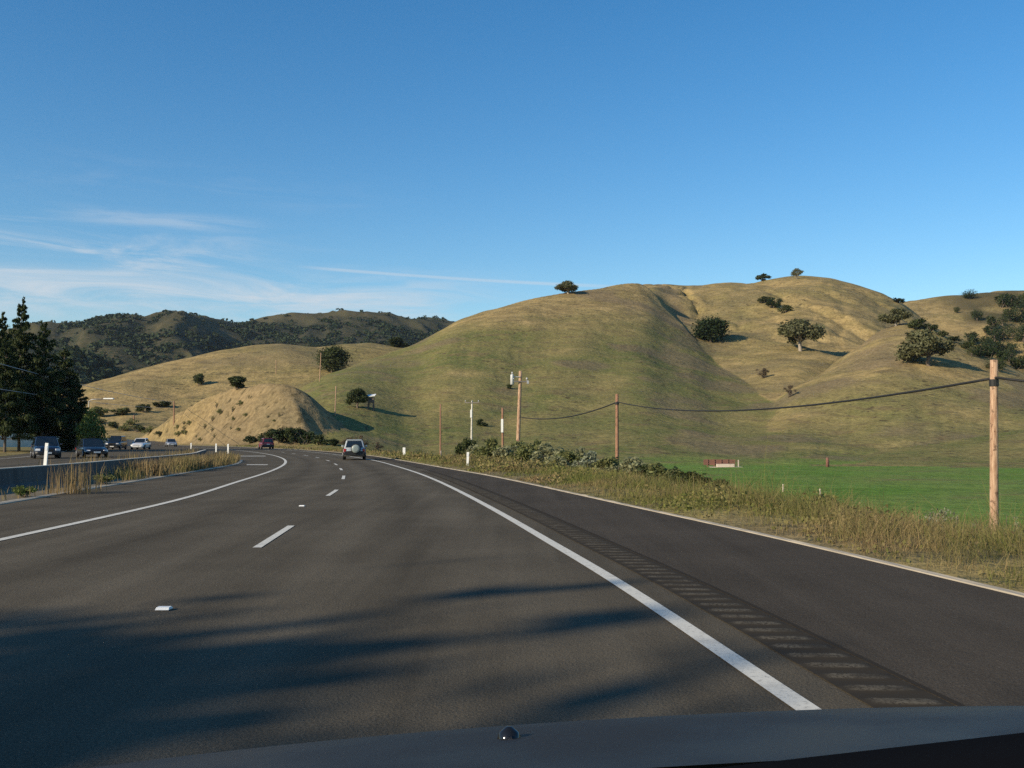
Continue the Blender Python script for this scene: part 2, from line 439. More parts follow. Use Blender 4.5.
def build_terrain():
    inner = np.arctan((np.arange(-40, 1066, 2.) - 512) / F)
    lo, hi = inner[0], inner[-1]
    left = np.linspace(-math.pi, lo, 170)[:-1]
    right = np.linspace(hi, math.pi, 170)[1:]
    th = np.concatenate([left, inner, right])
    r = np.concatenate([[.3], np.geomspace(1.2, 120, 210), np.linspace(121, 700, 330), np.geomspace(703, 3200, 150), [4500, 9000]])
    TH, RR = np.meshgrid(th, r)
    X, Y = RR * np.sin(TH), RR * np.cos(TH)
    Z, W = terrain(X, Y, True)
    far = RR > 3300
    Z[far] = np.minimum(Z[far], 20)
    nr, nt = X.shape
    verts = np.stack([X, Y, Z], -1).reshape(-1, 3)
    i = np.arange(nr - 1)[:, None] * nt + np.arange(nt - 1)[None, :]
    q = np.stack([i, i + 1, i + nt + 1, i + nt], -1).reshape(-1, 4)[:, ::-1]
    # what grows where (0 dry gold .. 1 green), field, scrub
    u = 512 + F * np.tan(np.clip(TH, -1.25, 1.25))
    n1 = fbm(X, Y, 90, 4, 71); n2 = fbm(X, Y, 22, 4, 72)
    n3 = fbm(X, Y, 9, 3, 73)
    green = np.zeros_like(X)
    green = np.where(W == 1, .88 * (1 - sstep(Z, 30, 70)) + .12, green)
    green = np.where(W == 2, .24, green)
    green = np.where(W == 3, .62 - .45 * sstep(Z, 8, 26) , green)
    green = np.where(W == 4, .1, green)
    green = np.where(W == 5, .85, green)
    green = np.where(W == 6, .12 + .25 * sstep(X, -140, -60), green)
    green = np.where(W == 7, .10, green)
    green = np.where(W >= 8, .55, green)
    green = np.where(W == 0, .55, green)
    green = np.clip(green + .9 * n1 * (W > 0) + .9 * n2 + .3 * n3, 0, 1)
    field = (W == 0) * sstep(X - DIKE(np.clip(Y, -12, 320)), 12, 17) * sstep(X + .02 * Y, 4, 12)
    field = field + (W == 1) * (1 - sstep(Z + 2.5 * n2, -2.9, -.9)) * sstep(u, 560, 640)*.8
    field = np.clip(field, 0, 1)
    brown = (W != 5) * sstep(n2 + .6 * n1, .04, .24) * np.where((W == 1) | (W == 3) | (W == 0), 1., .6) * np.where(W == 7, 1.6, 1)
    brown = np.where(W == 7, np.clip(.75 + 1.2 * n2, 0, 1), brown)
    gl = np.exp(-((u - (662 + np.clip(640 - RR, 0, 300) * .16)) / 9.) ** 2) * (W == 2) * (RR > 480)
    brown = np.clip(brown + .8 * gl, 0, 1)
    mf = np.where(W == 8, mfold(X, Y, 190.), mfold(X, Y, 330.)) + .35 * fbm(X, Y, 70, 4, 77)
    scrub = np.where(W >= 8, .78 + .22 * sstep(-mf, -.06, .06), 0)
    scrub = np.where(W == 4, sstep(fbm(X, Y, 60, 4, 79), .02, .14) * .7 * sstep(u, 900, 990), scrub)
    m, t, b = new_mat('grassland')
    P = t.pos()
    nA = t.noise(P, .9, 6, .65); nB = t.noise(P, .13, 5, .6); nC = t.noise(P, .03, 4, .55)
    g = t.attr('green')
    g = t.math('ADD', g, t.math('ADD', t.math('MULTIPLY', t.math('SUBTRACT', nB, .5), 1.3), t.math('MULTIPLY', t.math('SUBTRACT', nC, .5), 1.2)), clamp=True)
    gold = t.mix(t.ss(nB, .35, .68), rgb(.33, .245, .108), rgb(.235, .172, .078))
    grn = t.mix(t.ss(nB, .38, .65), rgb(.115, .128, .042), rgb(.185, .163, .062))
    col = t.mix(g, gold, grn)
    col = t.mix(t.math('MULTIPLY', t.attr('brown'), .55), col, rgb(.17, .125, .085))
    fieldc = t.mix(t.ss(nB, .35, .7), rgb(.10, .185, .03), rgb(.145, .225, .05))
    fieldc = t.mix(t.ss(nC, .42, .62, 0, .7), fieldc, rgb(.16, .20, .055))
    fieldc = t.mix(t.ss(nA, .5, .7, 0, .4), fieldc, rgb(.075, .13, .028))
    col = t.mix(t.attr('field'), col, fieldc)
    scr = t.mix(t.ss(nB, .4, .62), rgb(.029, .035, .019), rgb(.046, .045, .027))
    col = t.mix(t.attr('scrub'), col, scr)
    # bare patches and tufts
    col = t.mix(t.ss(nA, .62, .74, 0, .35), col, rgb(.12, .09, .05))
    nT = t.noise(P, .42, 4, .6)
    dots = t.math('MULTIPLY', t.ss(nT, .57, .66), t.ss(nC, .44, .58))
    col = t.mix(t.math('MULTIPLY', dots, t.math('SUBTRACT', 1., t.attr('field'))), col, rgb(.085, .068, .036))
    spz = t.node('ShaderNodeSeparateXYZ'); t.l.new(P, spz.inputs[0])
    ph = t.math('ADD', t.math('MULTIPLY', spz.outputs[2], 2.6), t.math('MULTIPLY', nC, 26.))
    ter = t.math('MULTIPLY', t.ss(t.math('SINE', ph), .55, .95), t.ss(nB, .45, .6))
    col = t.mix(t.math('MULTIPLY', ter, .55), col, rgb(.15, .112, .06))
    vm = t.node('ShaderNodeHueSaturation')
    vm.inputs['Hue'].default_value = .5
    t.l.new(t.ss(nA, .25, .75, .70, 1.30), vm.inputs['Value'])
    t.l.new(col, vm.inputs['Color'])
    t.l.new(vm.outputs[0], b.inputs['Base Color'])
    b.inputs['Roughness'].default_value = .95
    b.inputs['Specular IOR Level'].default_value = .05
    hh = t.math('ADD', nA, t.math('MULTIPLY', nB, 3.))
    t.l.new(t.bump(hh, .5, .7), b.inputs['Normal'])
    o = np_mesh('terrain', verts, q, m, smooth=True,
                attrs=dict(green=green.ravel(), field=field.ravel(), brown=brown.ravel(), scrub=scrub.ravel()))
    return struct(o)
build_terrain()

# ------------------------------------------------------------------ roads
def strip(name, fa, fb, y0, y1, z, mat, step=1., n=1, parent=None, lat=False):
    ys = np.arange(y0, y1 + step * .5, step)
    a, bb = fa(ys), fb(ys)
    s = np.linspace(0, 1, n + 1)
    X = a[:, None] * (1 - s) + bb[:, None] * s
    Y = np.repeat(ys[:, None], n + 1, 1)
    Z = np.full_like(X, z)
    v = np.stack([X, Y, Z], -1).reshape(-1, 3)
    k = n + 1
    i = np.arange(len(ys) - 1)[:, None] * k + np.arange(n)[None, :]
    q = np.stack([i, i + 1, i + k + 1, i + k], -1).reshape(-1, 4)
    at = dict(lat=(X - (LEFT(Y) + RIGHT(Y)) / 2) / np.maximum((RIGHT(Y) - LEFT(Y)) / 2, 2)) if lat else None
    return np_mesh(name, v, q, mat, parent, attrs=at)

def asphalt(name, c1, c2, lane=True):
    m, t, b = new_mat(name)
    P = t.pos()
    fine = t.noise(P, 55, 3, .7); mid = t.noise(P, 9, 4, .6); big = t.noise(P, .35, 4, .6)
    mp = t.node('ShaderNodeMapping'); mp.inputs['Scale'].default_value = (1.6, .05, 1); mp.inputs['Rotation'].default_value = (0, 0, R(-7))
    t.l.new(P, mp.inputs[0])
    streak = t.noise(mp.outputs[0], 1.3, 4, .6)
    col = t.mix(t.ss(fine, .3, .7), rgb(*c1), rgb(*c2))
    col = t.mix(t.ss(fine, .66, .74, 0, .8), col, rgb(.17, .155, .13))
    hs = t.node('ShaderNodeHueSaturation')
    val = t.math('ADD', t.math('MULTIPLY', streak, .5), t.math('MULTIPLY', big, .5))
    v0 = t.ss(val, .3, .7, .78, 1.22)
    if lane:      # tyre-polished tracks and the oil line down each lane
        la = t.math('ABSOLUTE', t.math('SUBTRACT', t.math('ABSOLUTE', t.attr('lat')), .5))
        trk = t.ss(t.math('ABSOLUTE', t.math('SUBTRACT', la, .25)), .0, .16, 1, 0)
        oil = t.ss(la, 0, .12, 1, 0)
        v0 = t.math('ADD', v0, t.math('SUBTRACT', t.math('MULTIPLY', trk, .16), t.math('MULTIPLY', oil, .14)))
    t.l.new(v0, hs.inputs['Value'])
    t.l.new(col, hs.inputs['Color'])
    t.l.new(hs.outputs[0], b.inputs['Base Color'])
    b.inputs['Roughness'].default_value = .97
    b.inputs['Specular IOR Level'].default_value = .06
    t.l.new(t.bump(t.math('ADD', fine, mid), .7, .012), b.inputs['Normal'])
    return m
M['asphalt'] = asphalt('asphalt', (.068, .058, .042), (.118, .101, .074))
M['shoulder'] = asphalt('asphalt_shoulder', (.052, .043, .033), (.078, .066, .051), False)
def paint(name, c):
    m, t, b = new_mat(name)
    P = t.pos()
    n = t.noise(P, 26, 4, .7); n2 = t.noise(P, 3, 4, .6)
    w = t.math('MAXIMUM', t.ss(n, .52, .66), t.ss(n2, .52, .72, 0, .7))
    t.put(b.inputs['Base Color'], t.mix(t.math('MULTIPLY', w, .6), rgb(*c), rgb(.2, .19, .17)))
    b.inputs['Roughness'].default_value = .7
    return m
M['road_paint'] = paint('road_paint', (.62, .59, .50))

struct(strip('road', OUTER, lambda y: DIKE(y) + .02, -12, 318, 0., M['asphalt'], 1., 110, lat=True))
struct(strip('road_shoulder', lambda y: RIGHT(y) + .85, lambda y: DIKE(y) + .01, -12, 316, .004, M['shoulder'], 1., 2))
struct(strip('edge_line', lambda y: RIGHT(y) - .075, lambda y: RIGHT(y) + .075, -10, 300, .008, M['road_paint'], .5))
struct(strip('edge_line', lambda y: LEFT(y) - .075, lambda y: LEFT(y) + .09, -10, 300, .008, M['road_paint'], .5))
struct(strip('edge_line', lambda y: OUTER(y) + 2.4, lambda y: OUTER(y) + 2.55, -10, 300, .008, M['road_paint'], 1.))
for a, b in ((13.76, 17.2), (26.1, 29.2), (36.8, 40.2), (47.2, 50.2), (56.4, 59.4), (66.3, 69.3), (76.6, 79.6), (86.6, 90), (97, 100.5), (108, 112), (120, 124), (132, 136), (145, 150), (160, 165)):
    struct(strip('lane_dash', lambda y: DASH(y) - .06, lambda y: DASH(y) + .06, a, b, .008, M['road_paint'], (b - a) / 6))
# arrow-like bar painted in the gap of the median
struct(strip('turn_bar', lambda y: LEFT(y) - 2.1, lambda y: LEFT(y) - .9, 56.4, 57.6, .008, M['road_paint'], .3))
struct(strip('turn_bar', lambda y: LEFT(y) - 4.6, lambda y: LEFT(y) - .9, 84, 86, .008, M['road_paint'], .5))

# rumble strip milled into the shoulder: a wavy ribbon
def rumble():
    ys = np.arange(1.0, 46, .03)
    off = np.array([.38, .47, .60, .74, .86])
    X = RIGHT(ys)[:, None] + off
    Y = np.repeat(ys[:, None], 5, 1) - off * .06
    ph = np.repeat((ys % .30 / .30)[:, None], 5, 1)
    dip = np.clip(np.sin(ph * 2 * math.pi) * 1.8 + .1, -.2, 1.) * np.array([0, 1, 1, 1, 0])
    Z = .007 + np.where(np.array([0, 1, 1, 1, 0])[None, :] > 0, .011 * np.clip(dip, -.3, .8), 0)
    v = np.stack([X, Y, Z], -1).reshape(-1, 3)
    i = np.arange(len(ys) - 1)[:, None] * 5 + np.arange(4)[None, :]
    q = np.stack([i, i + 1, i + 6, i + 5], -1).reshape(-1, 4)
    m, t, b = new_mat('milled_asphalt')
    P = t.pos()
    fine = t.noise(P, 45, 4, .7)
    lv = t.attr('level')
    col = t.mix(t.math('MULTIPLY', t.ss(lv, .2, .9), t.math('MULTIPLY', t.ss(fine, .38, .56), t.ss(t.noise(P, 4.5, 3), .32, .62, .25, 1.))), rgb(.040, .034, .026), rgb(.120, .104, .077))
    t.put(b.inputs['Base Color'], col)
    b.inputs['Roughness'].default_value = .95; b.inputs['Specular IOR Level'].default_value = .05
    struct(np_mesh('rumble_strip', v, q, m, attrs=dict(level=dip.ravel())))
    struct(strip('shoulder_seam', lambda y: RIGHT(y) + .865, lambda y: RIGHT(y) + .91, 1, 90, .0085, plain('bitumen_seam', (.034, .029, .023), .95, spec=.05), .5))
rumble()

# asphalt dike along the outer edge
def sweep(name, f, y0, y1, prof, mat, step=.5, parent=None, jitter=0.):
    ys = np.arange(y0, y1 + .01, step)
    x = f(ys)
    tx = np.gradient(x, ys); L = np.sqrt(tx * tx + 1)
    nx, ny = 1 / L, -tx / L
    rings = []
    for i in range(len(ys)):
        rings.append([(x[i] + nx[i] * p[0], ys[i] + ny[i] * p[0], p[1] + (RNG.normal() * jitter if p[1] > .02 else 0)) for p in prof])
    return MB().loft(rings).build(name, mat, parent)
M['dike'] = plain('pale_dike', (.36, .31, .23), .9, vary=.45, scale=1.5)
struct(sweep('road_edge_kerb', DIKE, 1.5, 250, [(-.045, .001), (-.035, .018), (.02, .025), (.07, .02), (.12, -.25), (-.045, -.25)], M['dike'], .5, jitter=.009))
struct(sweep('median_kerb', MEDE, -11, 69, [(.08, .001), (.07, .02), (-.02, .03), (-.14, .025), (-.14, -.05), (.08, -.05)][::-1], M['dike'], 1., jitter=.01))

# grassy median between kerb and barrier
def median():
    ys = np.concatenate([np.arange(-11, 66, 1.), np.linspace(66, 69.6, 8)])
    a = WALL(ys) - 1.6; b = MEDE(ys) - .1
    t_end = np.clip((ys - 64) / 5.6, 0, 1)
    mid = (a + b) / 2 * .3 + b * .7
    a = a * (1 - t_end**2) + mid * t_end**2; b = b * (1 - t_end**4) + mid * t_end**4
    s = np.linspace(0, 1, 7)
    X = a[:, None] * (1 - s) + b[:, None] * s
    Y = np.repeat(ys[:, None], 7, 1)
    Z = .012 + .1 * np.sin(np.clip(s * 1.0, 0, 1) * math.pi)[None, :] + X * 0
    v = np.stack([X, Y, Z], -1).reshape(-1, 3)
    i = np.arange(len(ys) - 1)[:, None] * 7 + np.arange(6)[None, :]
    q = np.stack([i, i + 1, i + 8, i + 7], -1).reshape(-1, 4)
    struct(np_mesh('median_ground', v, q, plain('dry_soil', (.16, .125, .07), .95, vary=.4, scale=1.2), smooth=True))
median()

# ------------------------------------------------------------------ concrete barriers
def concrete(name, c, stain):
    m, t, b = new_mat(name)
    P = t.pos()
    mp = t.node('ShaderNodeMapping'); mp.inputs['Scale'].default_value = (1, 1, .15)
    t.l.new(P, mp.inputs[0])
    n = t.noise(mp.outputs[0], 3.5, 6, .65); n2 = t.noise(P, .8, 4)
    col = t.mix(t.ss(n, .4, .7), rgb(*c), rgb(*stain))
    col = t.mix(t.ss(n2, .5, .7, 0, .5), col, rgb(*stain))
    t.put(b.inputs['Base Color'], col)
    b.inputs['Roughness'].default_value = .9
    return m
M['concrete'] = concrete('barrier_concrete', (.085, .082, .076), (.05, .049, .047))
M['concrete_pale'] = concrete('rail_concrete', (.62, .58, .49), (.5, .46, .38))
PROF = [(-.3, -.05), (-.3, .06), (-.13, .22), (-.085, .65), (.085, .65), (.13, .22), (.3, .06), (.3, -.05)][::-1]
def barrier_pieces():
    root = thing('median_barrier', 'long grey concrete median barrier, its near face in shade, behind the roadside weeds', 'barrier', (0, 0, 0))
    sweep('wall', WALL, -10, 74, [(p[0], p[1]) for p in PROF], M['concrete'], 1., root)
    # capping rail: pale top edge
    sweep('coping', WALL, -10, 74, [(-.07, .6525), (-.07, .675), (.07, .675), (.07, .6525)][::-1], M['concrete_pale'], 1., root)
barrier_pieces()

def far_rail():
    pts = [(-30, 424.5, 170), (20, 430, 176), (45, 432.5, 180), (75, 435.5, 188), (102, 437.5, 200), (135, 440, 216), (164, 441.8, 236), (172, 442.5, 246)]
    P = [at_dist(*p) for p in pts]
    rings = []
    for i, p in enumerate(P):
        t = (P[min(i + 1, len(P) - 1)] - P[max(i - 1, 0)]); n = Vector((t.y, -t.x, 0)).normalized()
        h = .75
        low = terrain(np.array([p.x]), np.array([p.y]))[0] - .4
        rings.append([p + n * -.16, p + n * .16, Vector((p.x, p.y, min(low, p.z - h))) + n * .28, Vector((p.x, p.y, min(low, p.z - h))) + n * -.28])
    o = MB().loft(rings).build('roadside_barrier', M['concrete_pale'])
    tag(o, 'pale concrete barrier along the far edge of the opposite carriageway behind the oncoming cars', 'barrier')
far_rail()

# ------------------------------------------------------------------ grass blades
def blades(name, pts, hts, widths, mat, lean=.35, attrs=None, parent=None):
    n = len(pts)
    a = RNG.uniform(0, 2 * math.pi, n)
    dx, dy = np.cos(a), np.sin(a)
    la = RNG.uniform(0, 2 * math.pi, n); lm = np.abs(RNG.normal(0, lean, n)) * hts
    lx, ly = np.cos(la) * lm, np.sin(la) * lm
    p = np.asarray(pts)
    w = widths / 2
    b0 = p + np.stack([-dx * w, -dy * w, np.full(n, -.03)], -1)
    b1 = p + np.stack([dx * w, dy * w, np.full(n, -.03)], -1)
    m0 = p + np.stack([-dx * w * .7 + lx * .35, -dy * w * .7 + ly * .35, hts * .55], -1)
    m1 = p + np.stack([dx * w * .7 + lx * .35, dy * w * .7 + ly * .35, hts * .55], -1)
    tip = p + np.stack([lx, ly, hts], -1)
    v = np.stack([b0, b1, m0, m1, tip], 1).reshape(-1, 3)
    k = np.arange(n)[:, None] * 5
    q = np.concatenate([k + 0, k + 1, k + 3, k + 2], 1)
    t = np.concatenate([k + 2, k + 3, k + 4], 1)
    at = {kk: np.repeat(vv, 5) for kk, vv in (attrs or {}).items()}
    o = np_mesh(name, v, [q, t], mat, parent, attrs=at)
    return o

def grass_mat():
    m, t, b = new_mat('roadside_grass')
    g = t.attr('green'); r = t.island()
    dry = t.mix(r, rgb(.36, .27, .13), rgb(.17, .115, .06))
    grn = t.mix(r, rgb(.10, .125, .03), rgb(.21, .205, .06))
    col = t.mix(g, dry, grn)
    t.put(b.inputs['Base Color'], col)
    b.inputs['Roughness'].default_value = .8; b.inputs['Specular IOR Level'].default_value = .15
    tr = t.node('ShaderNodeBsdfTranslucent'); t.l.new(col, tr.inputs['Color'])
    mx = t.node('ShaderNodeMixShader'); mx.inputs[0].default_value = .3
    t.l.new(b.outputs[0], mx.inputs[1]); t.l.new(tr.outputs[0], mx.inputs[2])
    t.l.new(mx.outputs[0], t.n['Material Output'].inputs[0])
    return m
M['grass'] = grass_mat()

def verge_grass():
    P, H, W, G = [], [], [], []
    for (y0, y1, dens, wid, hs, d1) in ((5, 14, 700, .006, 1., 9), (14, 24, 650, .008, 1., 10), (24, 40, 300, .014, 1., 11), (40, 70, 100, .026, 1.05, 12), (70, 130, 16, .09, 1.1, 10), (130, 190, 6, .16, 1.1, 9)):
        n = int((y1 - y0) * d1 * dens)
        y = RNG.uniform(y0, y1, n)
        d = RNG.beta(1.05, 1.25, n) * d1 + .1
        x = DIKE(y) + d
        nn = fbm(x, y, 2.2, 3, 90) + .6 * fbm(x, y, .6, 2, 91)
        keep = RNG.random(n) < np.clip(.55 + 1.9 * nn, .12, 1) * np.clip(d / .5, .1, 1)
        x, y, d, nn = x[keep], y[keep], d[keep], nn[keep]
        n = len(x)
        h = (.09 + .30 * sstep(d, .2, 2.4)) * RNG.gamma(4.5, .21, n) * (1.02 - .45 * sstep(y, 18, 34)) * np.clip(1 + 1.1 * fbm(x, y, 1.6, 2, 93), .5, 1.6) * hs
        h *= 1 - .35 * sstep(d, 5.5, 10)
        z = terrain(x, y)
        P.append(np.stack([x, y, z], -1)); H.append(h); W.append(np.full(n, wid) * RNG.uniform(.6, 1.4, n))
        g = .60 + 2.2 * fbm(x, y, 1.7, 3, 95) + 1.2 * fbm(x, y, 7, 2, 96) + RNG.normal(0, .22, n)
        G.append(np.clip(g, 0, 1))
    o = blades('verge_grass', np.concatenate(P), np.concatenate(H), np.concatenate(W), M['grass'], .95, dict(green=np.concatenate(G)))
    struct(o, 'stuff')
    # leafy weeds among the stems
    n = 90000
    y = RNG.uniform(6, 75, n) ** 1.0; d = RNG.beta(1.1, 1.2, n) * 10 + .25
    x = DIKE(y) + d
    nn = fbm(x, y, 1.3, 3, 121) + .8 * fbm(x, y, 5, 2, 122)
    keep = RNG.random(n) < np.clip(.12 + 3.2 * nn, 0, 1)
    x, y, d, nn = x[keep], y[keep], d[keep], nn[keep]; n = len(x)
    z = terrain(x, y) + RNG.random(n) ** 1.3 * (.12 + .9 * np.clip(nn, 0, .5)) * sstep(d, 0, 2)
    c = np.stack([x, y, z + .02], -1)
    a = RNG.normal(size=(n, 3)); a /= np.linalg.norm(a, axis=1)[:, None]
    b = np.cross(a, RNG.normal(size=(n, 3))); b /= np.linalg.norm(b, axis=1)[:, None]
    sz = (.018 + .0011 * y)[:, None] * RNG.uniform(.6, 1.4, n)[:, None]
    v = np.stack([c - a * sz, c - b * sz * .6, c + a * sz, c + b * sz * .6], 1).reshape(-1, 3)
    k = np.arange(n)[:, None] * 4
    g = np.clip(.62 + 1.5 * fbm(x, y, 3, 2, 125) + RNG.normal(0, .2, n), 0, 1)
    struct(np_mesh('verge_weeds', v, np.concatenate([k, k + 1, k + 2, k + 3], 1), M['grass'], attrs=dict(green=np.repeat(g, 4))), 'stuff')
verge_grass()

def median_grass():
    P, H, W, G = [], [], [], []
    for (y0, y1, dens, wid) in ((12, 26, 4, .02), (26, 35, 9, .02), (35, 39, 50, .028), (39, 69.3, 110, .035)):
        n = int((y1 - y0) * 4 * dens)
        y = RNG.uniform(y0, y1, n)
        wl, ed = WALL(y) + .35, MEDE(y) - .1
        s = RNG.random(n)
        x = wl + (ed - wl) * s
        keep = RNG.random(n) < np.clip(.5 + 2 * fbm(x, y, 2, 3, 101), .1, 1)
        taper = y < 66 + 3 * (1 - np.abs(s - .6) * 1.6)
        keep &= taper
        x, y = x[keep], y[keep]; n = len(x)
        h = RNG.uniform(.15, .6, n) * np.clip(1 + 1.3 * fbm(x, y, 2.5, 2, 103), .4, 1.6) * np.where(y < 30, .6, 1.)
        P.append(np.stack([x, y, np.full(n, .05)], -1)); H.append(h); W.append(np.full(n, wid) * RNG.uniform(.6, 1.4, n))
        G.append(np.clip(.15 + 1.5 * fbm(x, y, 2, 3, 105) + RNG.normal(0, .12, n), 0, 1))
    # strip beyond the barrier
    n = 5000
    y = RNG.uniform(22, 78, n); x = WALL(y) - .4 - RNG.beta(1, 2, n) * 1.3
    keep = RNG.random(n) < np.clip(.3 + 2.5 * fbm(x, y, 3, 3, 111), 0, 1)
    x, y = x[keep], y[keep]; n = len(x)
    P.append(np.stack([x, y, np.full(n, .02)], -1)); H.append(RNG.uniform(.3, 1.0, n)); W.append(np.full(n, .035)); G.append(np.clip(RNG.normal(.12, .15, n), 0, 1))
    o = blades('median_grass', np.concatenate(P), np.concatenate(H), np.concatenate(W), M['grass'], .35, dict(green=np.concatenate(G)))
    struct(o, 'stuff')
median_grass()

# ------------------------------------------------------------------ trees and shrubs
def leaf_cloud(blobs, n, size, rng, hollow=.55, flat=0.):
    vol = np.array([(b[3] * b[4] * b[5]) ** .67 for b in blobs]); vol /= vol.sum()
    which = rng.choice(len(blobs), n, p=vol)
    B = np.array(blobs)[which]
    d = rng.normal(size=(n, 3)); d /= np.linalg.norm(d, axis=1)[:, None]
    rad = hollow + (1 - hollow) * rng.random(n) ** .6
    rad *= 1 + .18 * rng.normal(size=n)
    c = B[:, :3] + d * B[:, 3:6] * rad[:, None]
    a = rng.normal(size=(n, 3)); a /= np.linalg.norm(a, axis=1)[:, None]
    nb = d * .5 + rng.normal(size=(n, 3)) * .8
    b = np.cross(a, nb); b /= np.linalg.norm(b, axis=1)[:, None] + 1e-9
    if flat: a[:, 2] *= (1 - flat); b[:, 2] *= (1 - flat)
    s = size * rng.uniform(.55, 1.35, n)[:, None]
    v = np.stack([c - a * s, c - b * s * .62, c + a * s, c + b * s * .62], 1).reshape(-1, 3)
    k = np.arange(n)[:, None] * 4
    return v, np.concatenate([k, k + 1, k + 2, k + 3], 1)

def limb_mesh(mb, start, end, r0, r1, rng, bend=.12, seg=5, n=6):
    s, e = Vector(start), Vector(end)
    L = (e - s).length
    pts, rr = [], []
    for i in range(seg + 1):
        t = i / seg
        p = s.lerp(e, t) + Vector((rng.normal(), rng.normal(), rng.normal() * .5)) * L * bend * math.sin(t * math.pi) * .6
        pts.append(p); rr.append(r0 + (r1 - r0) * t ** .8)
    mb.tube(pts, rr, n)

PROTO = {}
def make_tree(kind, seed, leaf, bark, n=1500):
    """unit tree: 1 high, 1 wide; returns (trunk mesh, crown mesh)"""
    rng = np.random.default_rng(seed)
    mb = MB()
    blobs = []
    if kind == 'oak':
        fork = Vector((rng.normal() * .02, rng.normal() * .02, .26))
        limb_mesh(mb, (0, 0, -.08), fork, .045, .035, rng, .05, 4, 8)
        for k in range(9):
            a = k / 9 * 2 * math.pi + rng.normal() * .3
            rr = rng.uniform(.18, .35); zz = rng.uniform(.34, .62)
            e = (math.cos(a) * rr, math.sin(a) * rr, zz)
            limb_mesh(mb, fork, e, .024, .007, rng, .15, 5, 5)
            blobs.append((e[0] * 1.05, e[1] * 1.05, zz, rng.uniform(.15, .21), rng.uniform(.15, .21), rng.uniform(.13, .2)))
        for k in range(5):
            a = rng.uniform(0, 6.28); rr = rng.uniform(0, .2)
            e = (math.cos(a) * rr, math.sin(a) * rr, rng.uniform(.7, .84))
            limb_mesh(mb, fork, e, .02, .006, rng, .1, 5, 5)
            blobs.append((*e, rng.uniform(.14, .2), rng.uniform(.14, .2), rng.uniform(.11, .16)))
        size = .034; hollow = .3
    elif kind == 'round':
        limb_mesh(mb, (0, 0, -.1), (0, 0, .4), .05, .03, rng, .03, 3, 8)
        for k in range(4): limb_mesh(mb, (0, 0, .3), (.25 * math.cos(k * 1.6), .25 * math.sin(k * 1.6), .6), .025, .008, rng, .1, 4, 5)
        blobs = [(0, 0, .5, .44, .44, .46)]
        for k in range(10):
            a = rng.uniform(0, 6.28); rr = rng.uniform(.1, .3)
            blobs.append((math.cos(a) * rr, math.sin(a) * rr, rng.uniform(.25, .72), .2, .2, .2))
        size = .034; hollow = .6
    elif kind == 'bush':
        for k in range(5):
            a = k * 1.3 + rng.normal() * .2
            limb_mesh(mb, (rng.normal() * .02, rng.normal() * .02, -.1), (math.cos(a) * .28, math.sin(a) * .28, .55), .022, .006, rng, .12, 4, 5)
        for k in range(11):
            a = rng.uniform(0, 6.28); rr = rng.uniform(.02, .36)
            h = rng.uniform(.2, .78) * (1 - rr * .8)
            blobs.append((math.cos(a) * rr, math.sin(a) * rr, h, rng.uniform(.13, .2), rng.uniform(.13, .2), rng.uniform(.12, .22)))
        size = .05; hollow = .35
    elif kind == 'pine':
        top = Vector((rng.normal() * .03, rng.normal() * .03, .98))
        limb_mesh(mb, (0, 0, -.04), top, .026, .004, rng, .012, 8, 8)
        for k in range(84):
            z = .13 + .86 * (k / 84) ** .85
            a = k * 2.4 + rng.normal() * .4
            span = (1 - z) ** .75 * .52 * rng.uniform(.45, 1.1) + .012
            b = Vector((top.x * z, top.y * z, z))
            e = b + Vector((math.cos(a) * span, math.sin(a) * span, rng.uniform(.0, .05)))
            limb_mesh(mb, b, e, .006 * (1.2 - z), .0015, rng, .08, 3, 4)
            for q in range(3):
                c = b.lerp(e, .45 + .28 * q)
                s = (.012 + .07 * (1 - z) ** .7) * rng.uniform(.7, 1.25)
                blobs.append((c.x, c.y, c.z + .004, s * 1.15, s * 1.15, s * .42))
        size = .0135; hollow = .1
    elif kind == 'twiggy':
        for k in range(26):
            a = rng.uniform(0, 6.28); rr = rng.uniform(.08, .45)
            limb_mesh(mb, (rng.normal() * .04, rng.normal() * .04, -.05), (math.cos(a) * rr, math.sin(a) * rr, rng.uniform(.45, 1.)), .012, .003, rng, .08, 4, 4)
        for k in range(14):
            a = rng.uniform(0, 6.28); rr = rng.uniform(.02, .36)
            blobs.append((math.cos(a) * rr, math.sin(a) * rr, rng.uniform(.3, .9), .12, .12, .12))
        size = .028; hollow = .1
    tm = mb.build('trunk', bark, None, True)
    if rng is not None:
        v, f = leaf_cloud(blobs, n, size, rng, hollow)
    cm = np_mesh('crown', v, f, leaf)
    for o in (tm, cm): COL.objects.unlink(o)
    return tm.data, cm.data

def proto(kind, seed, leaf, bark, n=1500):
    k = (kind, seed, leaf, bark, n)
    if k not in PROTO: PROTO[k] = make_tree(kind, seed, M[leaf], M[bark], n)
    return PROTO[k]

def plant(name, label, cat, loc, w, h, pr, rz=0., group=None, lean=(0, 0), depth=None):
    t = thing(name, label, cat, loc, rz, group)
    t.scale = (w, depth or w, h)
    t.rotation_euler = (lean[1], lean[0], rz)
    for nm, me in (('trunk', pr[0]), ('crown', pr[1])):
        o = bpy.data.objects.new(nm, me); link(o, t)
    return t

